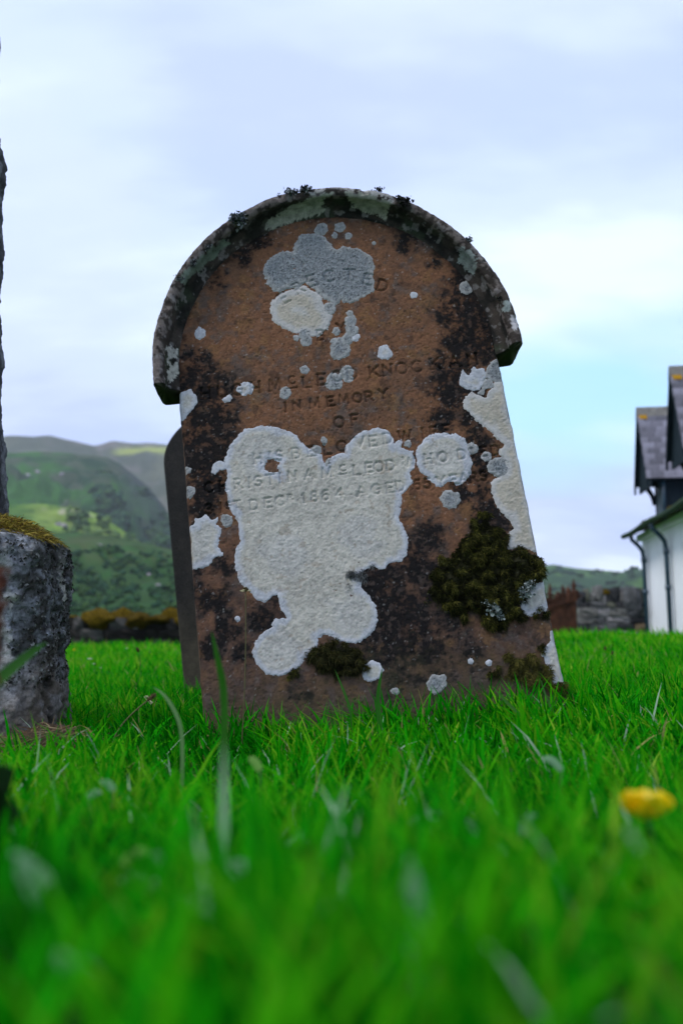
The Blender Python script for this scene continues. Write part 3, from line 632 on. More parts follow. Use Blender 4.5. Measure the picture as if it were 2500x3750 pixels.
def build_hood():
    pr = [(-.006, -.004), (.000, .002), (.006, .006), (.013, .013), (.0185, .022), (.022, .032), (.0245, .042), (.0255, .046), (.029, .0495), (.0335, .052), (.040, .0535), (.046, .053), (.0495, .050), (.0515, .045), (.052, .036), (.052, .0), (.052, -.04), (.050, -.066), (.044, -.071), (.0, -.072), (-.006, -.070)]
    P = np.array(pr); seg = np.r_[0, np.cumsum(np.hypot(*np.diff(P, axis=0).T))]
    vis = seg[np.argmax(P[:, 0] >= .052)]
    q = np.r_[np.arange(0, vis + .012, .0022), np.linspace(vis + .016, seg[-1], 12)]
    pr_r = np.interp(q, seg, P[:, 0]); pr_n = np.interp(q, seg, P[:, 1]); m = len(q)
    A, Bv, V0 = .389, .420, .910
    th = np.linspace(math.pi, 0, 620); cu, cv = A * np.cos(th), V0 + Bv * np.sin(th)
    nx, ny = np.cos(th) / A, np.sin(th) / Bv; l = np.hypot(nx, ny); nx /= l; ny /= l
    ext = np.linspace(.884, V0, 13)[:-1]; k = len(ext)
    cu = np.r_[np.full(k, -A), cu, np.full(k, A)]; cv = np.r_[ext, cv, ext[::-1]]; nx = np.r_[np.full(k, -1.), nx, np.full(k, 1.)]; ny = np.r_[np.zeros(k), ny, np.zeros(k)]
    s = np.r_[0, np.cumsum(np.hypot(np.diff(cu), np.diff(cv)))]; T = len(cu)
    S, Q = np.meshgrid(s, q, indexing='ij')
    wob = 0.0011 * fbm(S * 16, Q * 20, octv=4, seed=41) + 0.0007 * fbm(S * 120, Q * 120, octv=3, seed=42)
    wob -= 0.004 * sstep(0.5, 0.9, fbm(S * 26, Q * 26, octv=3, seed=43)) * sstep(0.06, 0.075, Q) * (1 - sstep(0.085, 0.10, Q))
    r = pr_r[None] + wob * 1.0; n = pr_n[None] + wob * np.where(pr_n[None] > -0.05, 0.8, 0)
    U = (cu[:, None] + nx[:, None] * r).ravel(); Vv = (cv[:, None] + ny[:, None] * r).ravel(); Nn = (n * np.ones_like(r)).ravel()
    X, Y = project(h_world(U, Vv, Nn)); c1x, c1y = (X - 550) * 1.12, (Y - 650) * 1.12
    Sx, Qx = S.ravel(), Q.ravel()
    na = fbm(Sx * 22, Qx * 40, octv=4, seed=44); nb = fbm(Sx * 90, Qx * 90, octv=4, seed=45); nc = fbm(Sx * 400, Qx * 400, octv=2, seed=46)
    brown, dark, red = np.array((.052, .042, .036)), np.array((.014, .0135, .0125)), np.array((.15, .125, .115))
    def mx(a, b, f): return a * (1 - f[:, None]) + b * f[:, None]
    band = sstep(.050, .056, Qx)
    c = mx(np.repeat(brown[None], len(U), 0), dark[None], np.clip(0.55 + 0.8 * na + 0.3 * nb, 0, 1) * (1 - 0.55 * band))
    c = mx(c, red[None], band * sstep(-0.2, 0.5, nb + 0.5 * na) * 0.7)
    c = mx(c, np.array((.045, .06, .035))[None], sstep(0.15, 0.6, fbm(Sx * 12, Qx * 12, octv=3, seed=47)) * 0.45 * (1 - band))
    c = mx(c, np.array((.27, .25, .25))[None], sstep(0.45, 0.7, fbm(Sx * 60, Qx * 60, octv=3, seed=48)) * 0.4)
    gp = [((.27, .27, .23), [(455, 185), (560, 120), (640, 85), (720, 62), (760, 60), (700, 95), (715, 130), (690, 155), (600, 175), (500, 215), (470, 215)]),
          ((.27, .265, .225), [(790, 55), (880, 62), (950, 80), (985, 100), (965, 165), (900, 155), (850, 135), (815, 95)]),
          ((.20, .23, .22), [(1270, 290), (1310, 285), (1345, 330), (1325, 395), (1290, 385), (1260, 345)]),
          ((.12, .15, .12), [(105, 425), (180, 345), (300, 250), (325, 270), (280, 315), (215, 370), (140, 440)]),
          ((.33, .32, .29), [(60, 700), (105, 690), (110, 740), (75, 745)]), ((.33, .32, .28), [(75, 760), (118, 755), (120, 800), (85, 835), (60, 825), (80, 790)]),
          ((.36, .35, .36), [(1470, 560), (1500, 560), (1512, 615), (1480, 620)]), ((.22, .25, .24), [(1435, 505), (1475, 505), (1480, 550), (1440, 550)]),
          ((.30, .29, .28), [(640, 60), (760, 25), (900, 35), (1000, 70), (990, 95), (860, 52), (740, 50), (660, 78)])]
    for cc, pl in gp:
        sd = poly_sd(c1x, c1y, pl) + 9 * nb + 5 * nc
        f = sstep(-1, 5, sd); c = mx(c, np.array(cc)[None], f * 0.92)
    c = mx(c, np.array((.016, .015, .013))[None], sstep(-6, 8, poly_sd(c1x, c1y, [(380, 215), (450, 150), (560, 95), (570, 120), (480, 175), (465, 230), (420, 275)]) + 10 * nb) * 0.9)
    c = mx(c, np.array((.014, .014, .012))[None], sstep(-6, 8, poly_sd(c1x, c1y, [(1010, 80), (1055, 85), (1070, 130), (1040, 170), (1015, 150)]) + 10 * nb) * 0.9)
    c = c * (1 + 0.25 * nb + 0.2 * nc)[:, None]
    ii = np.arange(T * m).reshape(T, m)
    F = np.stack([ii[:-1, :-1], ii[1:, :-1], ii[1:, 1:], ii[:-1, 1:]], -1).reshape(-1, 4)
    close = np.stack([ii[:-1, -1], ii[1:, -1], ii[1:, 0], ii[:-1, 0]], -1)
    V3 = np.stack([U, -Nn, Vv], -1)
    c0, c1 = len(V3), len(V3) + 1
    V3 = np.concatenate([V3, V3[ii[0]].mean(0)[None], V3[ii[-1]].mean(0)[None]]); c = np.concatenate([c, c[ii[0]].mean(0)[None], c[ii[-1]].mean(0)[None]])
    capt = np.array([(ii[0, i], ii[0, (i + 1) % m], c0) for i in range(m)] + [(ii[-1, (i + 1) % m], ii[-1, i], c1) for i in range(m)])
    mesh_np('hood_moulding', V3, [F, close, capt], M_STONE, headstone, cols=np.clip(c, .004, 1))
build_hood()

# ---- moss and leafy lichen on the stone
M_MOSS = mat_leaf('moss_strands', 0.7, 0.15, 0.3)
def strands(P, Dn, Ln, Wd, cols, curl, rng, segs=2):
    """tapered little blades: roots P, directions Dn, lengths, widths"""
    n = len(P); Dn = Dn / np.linalg.norm(Dn, axis=1)[:, None]
    a = np.cross(Dn, rng.normal(0, 1, (n, 3))); a /= np.linalg.norm(a, axis=1)[:, None] + 1e-9
    V = []
    for k in range(segs + 1):
        t = k / segs; p = P + Dn * (Ln * t)[:, None] + curl * (Ln * t * t)[:, None]
        if k < segs:
            w = (Wd * (1 - 0.45 * t))[:, None]; V += [p - a * w, p + a * w]
        else: V += [p]
    m = 2 * segs + 1; V = np.stack(V, 1).reshape(-1, 3); b = np.arange(n)[:, None] * m
    Fq = [b + np.array([[2 * k, 2 * k + 1, 2 * k + 3, 2 * k + 2]]) for k in range(segs - 1)]
    Ft = b + np.array([[2 * segs - 2, 2 * segs - 1, 2 * segs]])
    return V, ([np.concatenate(Fq)] if Fq else []) + [Ft], np.repeat(cols, m, 0)
def moss_on_stone(poly, dens, thick, seed, length=(.006, .0135), label=None, palette=None, wide=.00055):
    r = np.random.default_rng(seed); P = np.array(poly)
    uvp = np.array([px_uv(*p) for p in poly]); lo, hi = uvp.min(0) - .006, uvp.max(0) + .006
    n = int((hi - lo).prod() * dens); q = r.uniform(lo, hi, (n, 2))
    X, Y = project(h_world(q[:, 0], q[:, 1], np.zeros(n)))
    lump = fbm(q[:, 0] * 70, q[:, 1] * 70, octv=3, seed=seed)
    sd = poly_sd(X, Y, poly) + 20 * lump - 3
    ok = sd > 0; q = q[ok]; sd = sd[ok]; lump = lump[ok]; n = len(q)
    h = thick * sstep(0, 45, sd) * (0.75 + 0.75 * lump) * r.uniform(0.35, 1.0, n)
    roots = np.stack([q[:, 0], -h, q[:, 1]], -1)
    ang = r.uniform(0, 6.283, n)
    D = np.stack([np.cos(ang) * .75, -r.uniform(.35, 1.0, n), np.sin(ang) * .75 - .15], -1)
    pal = np.array(palette or [(.007, .008, .002), (.014, .016, .0035), (.032, .035, .006), (.075, .075, .012), (.15, .135, .025)])
    cl = pal[np.clip((r.normal(0, .9, n) + 1.6 + 1.6 * lump).astype(int), 0, len(pal) - 1)] * r.uniform(.7, 1.3, (n, 1))
    V, F, C = strands(roots, D, r.uniform(*length, n), r.uniform(.6, 1.3, n) * wide, cl, np.array((0, .2, -.35))[None], r)
    # the dark cushion under the strands
    g = 0.0045; gu = np.arange(lo[0], hi[0], g); gv = np.arange(lo[1], hi[1], g); GU, GV = np.meshgrid(gu, gv); gu, gv = GU.ravel(), GV.ravel()
    X, Y = project(h_world(gu, gv, np.zeros_like(gu))); sd = poly_sd(X, Y, poly) + 9 * fbm(gu * 70, gv * 70, octv=3, seed=seed)
    hh = -.002 + thick * 0.8 * sstep(-4, 55, sd) * (0.8 + 0.5 * fbm(gu * 90, gv * 90, octv=3, seed=seed + 1))
    ii = np.arange(len(gu)).reshape(GU.shape); FC = np.stack([ii[:-1, :-1], ii[:-1, 1:], ii[1:, 1:], ii[1:, :-1]], -1).reshape(-1, 4)
    FC = FC[(sd > -4)[FC].all(1)]
    off = len(V); V = np.concatenate([V, np.stack([gu, -hh, gv], -1)]); C = np.concatenate([C, np.repeat(np.array((.02, .02, .006))[None], len(gu), 0)])
    o = mesh_np('moss_clump', V, F + [FC + off], M_MOSS, headstone, cols=C, smooth=False)
    if label: o['label'] = label
moss_on_stone(C6((590,270),(585,180),(620,150),(690,160),(700,110),(760,70),(800,150),(880,170),(890,240),(940,240),(970,320),(975,430),(1060,410),(1110,400),(1150,450),(1230,460),(1320,515),(1335,630),(1310,770),(1230,740),(1180,800),(1150,850),(1130,950),(1100,1010),(1130,1080),(1200,1110),(1280,1080),(1300,1020),(1410,1060),(1400,1130),(1300,1160),(1150,1150),(1000,1150),(940,1240),(880,1265),(810,1260),(740,1130),(640,1060),(580,1060),(560,1180),(520,1170),(480,1080),(440,1140),(380,1130),(360,1010),(290,980),(160,930),(160,850),(210,790),(190,680),(160,640),(240,600),(310,600),(320,530),(410,520),(430,440),(500,310)), 950000, .013, 201, label='large dark green moss cushion spreading over the edge of the stone')
moss_on_stone(C6((930,1450),(980,1480),(1070,1490),(1180,1470),(1260,1510),(1300,1570),(1360,1590),(1395,1680),(1370,1760),(1310,1810),(1230,1830),(1110,1790),(1060,1740),(940,1720),(930,1640),(960,1540)), 950000, .010, 202, label='olive moss cushion low on the stone near its edge', palette=[(.04, .04, .012), (.07, .068, .016), (.11, .10, .02), (.15, .13, .03), (.10, .07, .03)])
moss_on_stone(C7((850,1050),(900,1010),(960,980),(1040,950),(1100,980),(1180,990),(1230,1050),(1260,1090),(1240,1150),(1220,1210),(1100,1200),(1010,1190),(930,1180),(850,1090)), 950000, .012, 203, label='blackish moss cushion under the white lichen sheet', palette=[(.014, .015, .005), (.02, .022, .006), (.035, .036, .010), (.06, .055, .014)])
moss_on_stone(C6((1265,1410),(1300,1370),(1370,1320),(1400,1340),(1360,1400),(1300,1440)), 950000, .008, 204)
moss_on_stone(C6((790,1650),(850,1620),(900,1660),(880,1720),(820,1710)), 950000, .004, 205)
moss_on_stone(C6((1390,1790),(1450,1780),(1540,1800),(1545,1850),(1440,1840)), 950000, .008, 206)
moss_on_stone(C7((730,1170),(760,1150),(790,1190),(760,1200)), 950000, .004, 207)
moss_on_stone(C3((672,660),(690,645),(715,650),(740,625),(765,625),(740,655),(700,675),(680,690)), 950000, .004, 208, palette=[(.012, .013, .012), (.03, .033, .033), (.12, .13, .13), (.2, .21, .21)])
def leafy_lichen(cx, cy, rpx, n, seed, palette, n0=.05, label=None, on_moss=False):
    r = np.random.default_rng(seed); u0, v0 = px_uv(cx, cy, n0); rad = rpx / FPX * 1.95
    VV, FF, CC = [], [], []; b = 0; k = 7
    for i in range(n):
        p = np.array((u0, -n0, v0)) + r.normal(0, 1, 3) * rad * np.array((.42, .28, .36))
        nrm = r.normal(0, 1, 3) + np.array((0, -1.0, .5)); nrm /= np.linalg.norm(nrm)
        a = np.cross(nrm, r.normal(0, 1, 3)); a /= np.linalg.norm(a); c = np.cross(nrm, a); s = rad * r.uniform(.12, .26)
        th = np.arange(k) * 2 * math.pi / k
        ringp = p + (np.cos(th)[:, None] * a + np.sin(th)[:, None] * c) * (s * r.uniform(.7, 1.25, (k, 1))) + nrm * (s * r.uniform(.1, .5, (k, 1)))
        VV += [np.vstack([p, ringp])]; FF += [np.array([(b, b + 1 + j, b + 1 + (j + 1) % k) for j in range(k)])]; b += k + 1
        CC += [np.repeat((np.array(palette[r.integers(len(palette))]) * r.uniform(.75, 1.2))[None], k + 1, 0)]
    o = mesh_np('lichen_tuft', np.concatenate(VV), np.concatenate(FF), M_LICHEN, headstone, cols=np.concatenate(CC), smooth=False)
    if label: o['label'] = label
GP = [(.07, .08, .09), (.13, .145, .155), (.22, .235, .24), (.03, .032, .034)]
DK = [(.02, .02, .018), (.04, .042, .036), (.075, .08, .06), (.012, .012, .012)]
for i, (x, y, rr, n, pal, lab) in enumerate([(868, 805, 34, 220, GP, 'bluish crumpled lichen tuft on the shoulder of the hood'), (1062, 708, 26, 170, GP, None), (1120, 696, 26, 170, GP, None), (1085, 702, 16, 60, DK, None), (1388, 694, 18, 90, DK, None), (1478, 742, 30, 200, DK, 'dark crumpled lichen tuft hanging on the hood'), (1462, 728, 16, 80, DK, None), (660, 1020, 16, 80, GP, None), (705, 965, 18, 90, GP, None), (760, 905, 16, 80, GP, None), (1716, 880, 18, 90, GP, None), (1022, 715, 10, 40, DK, None), (1830, 1090, 14, 60, DK, None)]):
    leafy_lichen(x, y, rr, n, 300 + i, pal, .05, lab)
for i, (x, y, rr, n) in enumerate([(840, 1030, 30, 70), (760, 960, 16, 24), (900, 1095, 18, 36), (1140, 880, 26, 50), (1190, 790, 26, 44)]):
    sx, sy = C6((x, y))[0]; leafy_lichen(sx, sy, rr, n, 330 + i, [(.10, .125, .115), (.16, .19, .18), (.22, .25, .24)], .016)

# ---------------------------------------------------------------- rough monument beside it
M_ROUGH = mat_attr('rough_gneiss', 0.92, 0.2, (260, 0.30), (0.8, 0.004))
def mxn(a, b, f): return a * (1 - f[:, None]) + np.asarray(b)[None] * f[:, None]
def blockstone(name, hx, hy, z0, z1, parent, seed, power=4.5, amp=.02, nu=150, nv=190, colf=None, lean=0.0, taper=None):
    """a rough upright block: superellipse section swept up, hewn surface"""
    tf = np.linspace(0, 2 * math.pi, 6001); cf, sf = np.cos(tf), np.sin(tf); rf = (np.abs(cf) ** power + np.abs(sf) ** power) ** (-1 / power)
    al = np.r_[0, np.cumsum(np.hypot(np.diff(hx * rf * cf), np.diff(hy * rf * sf)))]
    th = np.interp(np.linspace(0, al[-1], nu, endpoint=False), al, tf); t = np.linspace(0, 1, nv)
    TH, T = np.meshgrid(th, t); c, s = np.cos(TH), np.sin(TH)
    rr = (np.abs(c) ** power + np.abs(s) ** power) ** (-1 / power)
    tp = taper(T) if taper else 1.0
    X = hx * rr * c * tp; Y = hy * rr * s * tp; Z = z0 + (z1 - z0) * T
    P = np.stack([X, Y, Z], -1).reshape(-1, 3)
    nrm = np.stack([c * hy, s * hx, np.zeros_like(c)], -1).reshape(-1, 3); nrm /= np.linalg.norm(nrm, axis=1)[:, None]
    x, y, z = P.T
    d = amp * fbm(x * 6, y * 6, z * 5, octv=4, seed=seed) + amp * .4 * fbm(x * 28, y * 28, z * 22, octv=4, seed=seed + 3) + amp * .16 * fbm(x * 110, y * 110, z * 90, octv=3, seed=seed + 5)
    pit = sstep(.35, .9, fbm(x * 20, y * 20, z * 16, octv=3, seed=seed + 8)); d = d - amp * .75 * pit
    P = P + nrm * d[:, None]
    P[:, 0] += lean * (P[:, 2] - z0)
    C = colf(P, pit, nrm, T.ravel()) if colf else np.full((len(P), 3), .2)
    ii = np.arange(nu * nv).reshape(nv, nu); jj = np.roll(ii, -1, 1)
    F = np.stack([ii[:-1], jj[:-1], jj[1:], ii[1:]], -1).reshape(-1, 4)
    top = len(P); P = np.concatenate([P, P[ii[-1]].mean(0)[None]]); C = np.concatenate([C, C[ii[-1]].mean(0)[None]])
    Ft = np.array([(ii[-1, k], ii[-1, (k + 1) % nu], top) for k in range(nu)])
    return mesh_np(name, P, [F, Ft], M_ROUGH, parent, cols=np.clip(C, .005, .8)), P[:top].reshape(nv, nu, 3)
MON = Vector((-1.025, 1.90, 0.0))
monument = empty('rough_monument', MON, (0, 0, R(14)))
tag(monument, 'rough grey stone pillar on a pitted lichen-crusted base block with golden moss', 'monument')
def c_basecol(P, pit, nrm, t):
    x, y, z = P.T
    n1 = fbm(x * 9, y * 9, z * 7, octv=5, seed=401); n2 = fbm(x * 40, y * 40, z * 34, octv=4, seed=402); n3 = fbm(x * 170, y * 170, z * 150, octv=3, seed=403)
    c = mxn(np.repeat(np.array((.155, .165, .178))[None], len(x), 0), (.42, .44, .47), sstep(-.35, .65, n2 + .5 * n3 + .3 * n1))
    c = mxn(c, (.036, .038, .038), sstep(.05, .75, n1 + .6 * n2 + .4 * n3 - .05) * .9)
    edge = sstep(.27, .34, x + .03 * n1); c = mxn(c, (.028, .027, .022), edge * sstep(-.3, .4, n2 + .25) * .9)
    c = mxn(c, (.42, .41, .37), sstep(.45, .7, fbm(x * 14, y * 14, z * 5, octv=4, seed=404)) * sstep(.46, .30, z) * .9)
    c = mxn(c, (.12, .095, .065), sstep(.22, .05, z + .08 * n1) * .6)
    c = mxn(c, (.017, .016, .013), pit * .85)
    return c * (1 + .3 * n3 + .15 * n2)[:, None]
base_o, BP = blockstone('base_stone', .375, .22, -.12, .475, monument, 411, 5.5, .024, 560, 200, c_basecol, 0.0,
                        lambda t: 1 - .10 * sstep(.25, 0, t) * 1.2 - .34 * np.clip((t - .90) / .10, 0, 1) ** 2.2 - .02 * t)
def c_shaftcol(P, pit, nrm, t):
    x, y, z = P.T
    n2 = fbm(x * 26, y * 26, z * 22, octv=4, seed=422); n3 = fbm(x * 120, y * 120, z * 100, octv=3, seed=423)
    c = mxn(np.repeat(np.array((.055, .055, .062))[None], len(x), 0), (.15, .155, .17), sstep(-.1, .8, n2 + .4 * n3))
    return mxn(c, (.02, .02, .02), pit * .7) * (1 + .3 * n3)[:, None]
blockstone('shaft', .235, .085, .40, 1.85, monument, 431, 7, .018, 260, 300, c_shaftcol, -0.062, lambda t: 1 - .05 * t)
def build_gold_moss():
    r = np.random.default_rng(440); n = 16000
    th = r.uniform(0, 2 * math.pi, n); rad = np.sqrt(r.uniform(.10, 1.0, n))
    c, s = np.cos(th), np.sin(th); p = 4.0; rr = (np.abs(c) ** p + np.abs(s) ** p) ** (-1 / p)
    x = .36 * rr * c * rad; y = .212 * rr * s * rad
    edge = rad
    ok = (fbm(x * 9, y * 9, octv=3, seed=441) > -.75 + 1.0 * sstep(.86, 1.0, edge)) & ~((np.abs(x) < .20) & (np.abs(y) < .07))
    x, y, edge = x[ok], y[ok], edge[ok]; n = len(x)
    z = -.12 + .595 * (.9 + .1 * np.clip((1 - edge * .97) / .36, 0, 1) ** .4545) + .006 + .022 * r.uniform(0, 1, n) * sstep(1.02, .8, edge)
    D = np.stack([x * 1.6 + r.normal(0, .5, n), y * 1.6 + r.normal(0, .5, n), r.uniform(.3, 1.0, n) - .5 * sstep(.75, 1, edge)], -1)
    pal = np.array([(.20, .145, .02), (.28, .21, .03), (.36, .28, .05), (.14, .13, .02), (.10, .06, .015)])
    cl = pal[r.integers(0, 5, n)] * r.uniform(.7, 1.2, (n, 1))
    V, F, C = strands(np.stack([x, y, z], -1), D, r.uniform(.014, .034, n), r.uniform(.0008, .0016, n), cl, np.array((0, 0, -.5))[None], r)
    # cushion
    V0, F0 = ico(3); B = []
    cx = V0[:, 0] * .33; cy = V0[:, 1] * .19; cz = .464 + V0[:, 2] * .014 + .006 * fbm(cx * 30, cy * 30, octv=3, seed=442)
    off = len(V); V = np.concatenate([V, np.stack([cx, cy, cz], -1)]); C = np.concatenate([C, np.repeat(np.array((.12, .09, .015))[None], len(V0), 0)])
    o = mesh_np('moss_clump', V, F + [F0 + off], M_MOSS, monument, cols=C, smooth=False); o['label'] = 'golden brown moss fringe on top of the base block'
build_gold_moss()
leaf_l = None
def crust_on_base():
    r = np.random.default_rng(450); nv, nu, _ = BP.shape; k = 6; VV, FF, CC = [], [], []; b = 0
    for i in range(9000):
        iv, iu = r.integers(int(nv * .40), nv - 2), r.integers(0, nu); p = BP[iv, iu]
        if p[0] < .27 + .04 * math.sin(iv * .2): continue
        nrm = p * (1, 1, .2) + r.normal(0, .25, 3); nrm /= np.linalg.norm(nrm); a = np.cross(nrm, r.normal(0, 1, 3)); a /= np.linalg.norm(a); c = np.cross(nrm, a)
        s = r.uniform(.0018, .0050); th = np.arange(k) * 6.283 / k
        VV.append(np.vstack([p + nrm * .001, p + (np.cos(th)[:, None] * a + np.sin(th)[:, None] * c) * s * r.uniform(.6, 1.2, (k, 1)) + nrm * s * r.uniform(.2, .9, (k, 1))]))
        FF.append(np.array([(b, b + 1 + j, b + 1 + (j + 1) % k) for j in range(k)])); b += k + 1
        CC.append(np.repeat((np.array([(.03, .03, .027), (.08, .083, .075), (.17, .175, .16), (.05, .046, .038)][r.integers(4)]))[None], k + 1, 0))
    o = mesh_np('lichen_crust', np.concatenate(VV), np.concatenate(FF), M_LICHEN, monument, cols=np.concatenate(CC), smooth=False); o['kind'] = 'stuff'
    o['label'] = 'blackish leafy lichen along the corner of the base block'
crust_on_base()

# ---------------------------------------------------------------- dark headstone behind
def rear_headstone():
    W, H, TH = .62, 1.165, .085; pts = []
    pts = [(-W / 2, -.25), (-W / 2, H - .22)]
    for t in np.linspace(0, 1, 26)[1:]:                            # rounded shoulder up to the crown
        a = math.pi / 2 * t; pts.append((-W / 2 + .31 * (1 - math.cos(a)), H - .22 + .22 * math.sin(a)))
    pts += [(-p[0], p[1]) for p in reversed(pts[:-1])]
    import bmesh
    bm = bmesh.new(); f = [bm.verts.new((x, 0, z)) for x, z in pts]; k = [bm.verts.new((x, TH, z)) for x, z in pts]; n = len(pts)
    bm.faces.new(f); bm.faces.new(list(reversed(k)))
    for i in range(n): bm.faces.new((f[(i + 1) % n], f[i], k[i], k[(i + 1) % n]))
    bmesh.ops.recalc_face_normals(bm, faces=bm.faces); me = bpy.data.meshes.new('rear_headstone'); bm.to_mesh(me); bm.free()
    m, nt, b = mat_base('dark_slab', .85, .25)
    c = ramp(nt, nz(nt, 7, 6, .7), [(.32, (.006, .006, .0055)), (.5, (.012, .011, .010)), (.62, (.024, .021, .018)), (.75, (.05, .043, .035))])
    g = nt.nodes.new('ShaderNodeSeparateXYZ'); nt.links.new(nt.nodes['tc'].outputs['Object'], g.inputs[0])
    mr = nt.nodes.new('ShaderNodeMapRange'); mr.inputs['From Min'].default_value = .42; mr.inputs['From Max'].default_value = .1; nt.links.new(g.outputs['Z'], mr.inputs['Value'])
    c = mixc(nt, mr.outputs[0], c, ramp(nt, nz(nt, 14, 5, .7), [(.35, (.032, .027, .018)), (.65, (.085, .07, .046))]))
    c = mixc(nt, ramp(nt, nz(nt, 160, 3, .6), [(.4, (0, 0, 0)), (.75, (.25, .25, .25))]), c, (.09, .085, .08))
    nt.links.new(c, b.inputs['Base Color']); bump(nt, b, nz(nt, 120, 5, .7), .5, .003)
    me.materials.append(m)
    p = at8(418, 1560, 3.15)
    o = link('rear_headstone', me); o.rotation_euler = (Matrix.Rotation(R(-4), 4, 'X') @ Matrix.Rotation(R(-7.6), 4, 'Y') @ Matrix.Rotation(R(0), 4, 'Z')).to_euler()
    o.location = (p.x + W / 2 + .015, 3.15, 0.0); bevel(o, .006, 2)
    tag(o, 'dark weathered headstone with rounded shoulder standing behind the brown one', 'headstone')
rear_headstone()

# ---------------------------------------------------------------- dry stone walls
def stone_meshes(n, seed, mat, sub=2):
    import bmesh; out = []
    for k in range(n):
        bm = bmesh.new(); bmesh.ops.create_cube(bm, size=1); bmesh.ops.subdivide_edges(bm, edges=bm.edges, cuts=sub, use_grid_fill=True)
        for v in bm.verts:
            c = v.co.copy(); l = max(abs(c.x), abs(c.y), abs(c.z)); sph = c.normalized() * .62
            c = c.lerp(sph, .32); c += mnoise.noise_vector(c * 2.2 + Vector((seed + k * 7.1, 0, 0))) * .13; v.co = c
        me = bpy.data.meshes.new('stone'); bm.to_mesh(me); bm.free(); me.materials.append(mat); out.append(me)
    return out
def wall_mat(name, cols):
    m, nt, b = mat_base(name, .92, .15)
    oi = nt.nodes.new('ShaderNodeObjectInfo'); c = ramp(nt, oi.outputs['Random'], cols, 'CONSTANT')
    n = nz(nt, 3.0, 6, .7); c = mixc(nt, 1.0, c, ramp(nt, n, [(.3, (.45, .45, .45)), (.55, (1, 1, 1)), (.75, (1.7, 1.7, 1.65))]), 'MULTIPLY')
    nt.links.new(c, b.inputs['Base Color']); bump(nt, b, nz(nt, 12, 5, .7), .7, .06); return m
M_WALL_A = wall_mat('mossy_wall_stone', [(0, (.022, .020, .017)), (.3, (.045, .040, .036)), (.5, (.016, .014, .013)), (.75, (.09, .085, .08)), (.91, (.30, .29, .28))])
M_WALL_B = wall_mat('grey_wall_stone', [(0, (.06, .06, .064)), (.22, (.14, .14, .145)), (.42, (.045, .046, .05)), (.58, (.20, .195, .185)), (.76, (.22, .16, .10)), (.81, (.34, .325, .33)), (.90, (.15, .155, .12))])
M_WALL_MOSS = mat_noise('wall_moss', [(.34, (.022, .016, .005)), (.46, (.085, .055, .006)), (.6, (.19, .125, .010)), (.75, (.15, .135, .02))], 9, .95, .05, (1.0, .04), bscale=55, rnd=.25)
ST_A = stone_meshes(6, 3, M_WALL_A); ST_B = stone_meshes(7, 40, M_WALL_B)
def drystone(root, xa, xb, Y, zb, zt, meshes, r, thick=.42, cope=None, yslope=0.0):
    z = zb; row = 0
    top = zt - (cope or 0)
    while z < top - .04:
        h = min(r.uniform(.13, .23), top - z + .02); x = xa
        while x < xb:
            w = r.uniform(.18, .46)
            link('stone', meshes[r.randrange(len(meshes))], root, Vector((x + w / 2, Y + yslope * x + r.uniform(-.025, .025), z + h / 2)) - root.location, (r.uniform(-.06, .06), r.uniform(-.05, .05), r.choice((0, math.pi)) + r.uniform(-.06, .06)), (w * 1.0, thick, h * 1.06)); x += w * .97
        z += h * .97; row += 1
    if cope:
        x = xa
        while x < xb:
            w = r.uniform(.08, .17); h = cope * r.uniform(.7, 1.2)
            link('stone', meshes[r.randrange(len(meshes))], root, Vector((x + w / 2, Y + yslope * x, top + h / 2 - .02)) - root.location, (r.uniform(-.08, .08), r.uniform(-.16, .16), r.uniform(-.1, .1)), (w * 1.06, thick * 1.05, h * 1.1)); x += w * .96
def core(root, xa, xb, Y, zb, zt):
    MB().box(xa, xb, Y - .13, Y + .13, zb, zt, Matrix.Translation(-root.location)).build('core', M_CORE, root)
M_CORE = mat_noise('wall_core', [(.3, (.012, .011, .010)), (.7, (.03, .028, .025))], 8)
YL = 15.0; zbl = float(ground_z(-4, YL)) - .05; ztl = at8(300, 1418, YL).z
wl = empty('mossy_wall', (-4.4, YL, zbl)); tag(wl, 'low dry stone wall capped with golden moss beyond the grass', 'wall')
rw = random.Random(5); core(wl, -8.0, -.8, YL, zbl, ztl - .08)
drystone(wl, -8.0, -.8, YL, zbl, ztl, ST_A, rw)
def moss_cap(k):
    V, F = ico(3); d = 1 + .32 * fbm(V[:, 0] * 2.1 + k * 5, V[:, 1] * 2.1, V[:, 2] * 2.1, octv=4, seed=500 + k) + .06 * fbm(V[:, 0] * 9, V[:, 1] * 9, V[:, 2] * 9, octv=2, seed=520 + k)
    me = bpy.data.meshes.new('moss_cushion'); me.from_pydata((V * d[:, None]).tolist(), [], F.tolist()); me.polygons.foreach_set('use_smooth', [True] * len(F)); me.materials.append(M_WALL_MOSS); me.update(); return me
MC = [moss_cap(k) for k in range(4)]
x = -8.0
while x < -.8:
    w = rw.uniform(.16, .5)
    if rw.random() < .86:
        link('moss_cushion', MC[rw.randrange(4)], wl, Vector((x + w / 2, YL - .06 + rw.uniform(-.06, .06), ztl + rw.uniform(-.09, .04))) - wl.location, (0, 0, rw.uniform(0, 6)), (w * .56, rw.uniform(.24, .32), rw.uniform(.05, .21)))
    x += w * .8
YR = 19.6; zbr = float(ground_z(6.3, YR)) - .1; ztr = at8(1400, 1352, YR).z
wr = empty('field_wall', (6.3, YR, zbr)); tag(wr, 'grey dry stone wall with upright cope stones running up to the white house', 'wall')
core(wr, 5.60, 7.9, YR, zbr, ztr - .25); drystone(wr, 5.58, 7.9, YR, zbr, ztr, ST_B, rw, .4, .33)
core(wr, 1.6, 4.55, YR, zbr, ztr - .25); drystone(wr, 1.6, 4.6, YR, zbr, ztr, ST_B, rw, .4, .33)
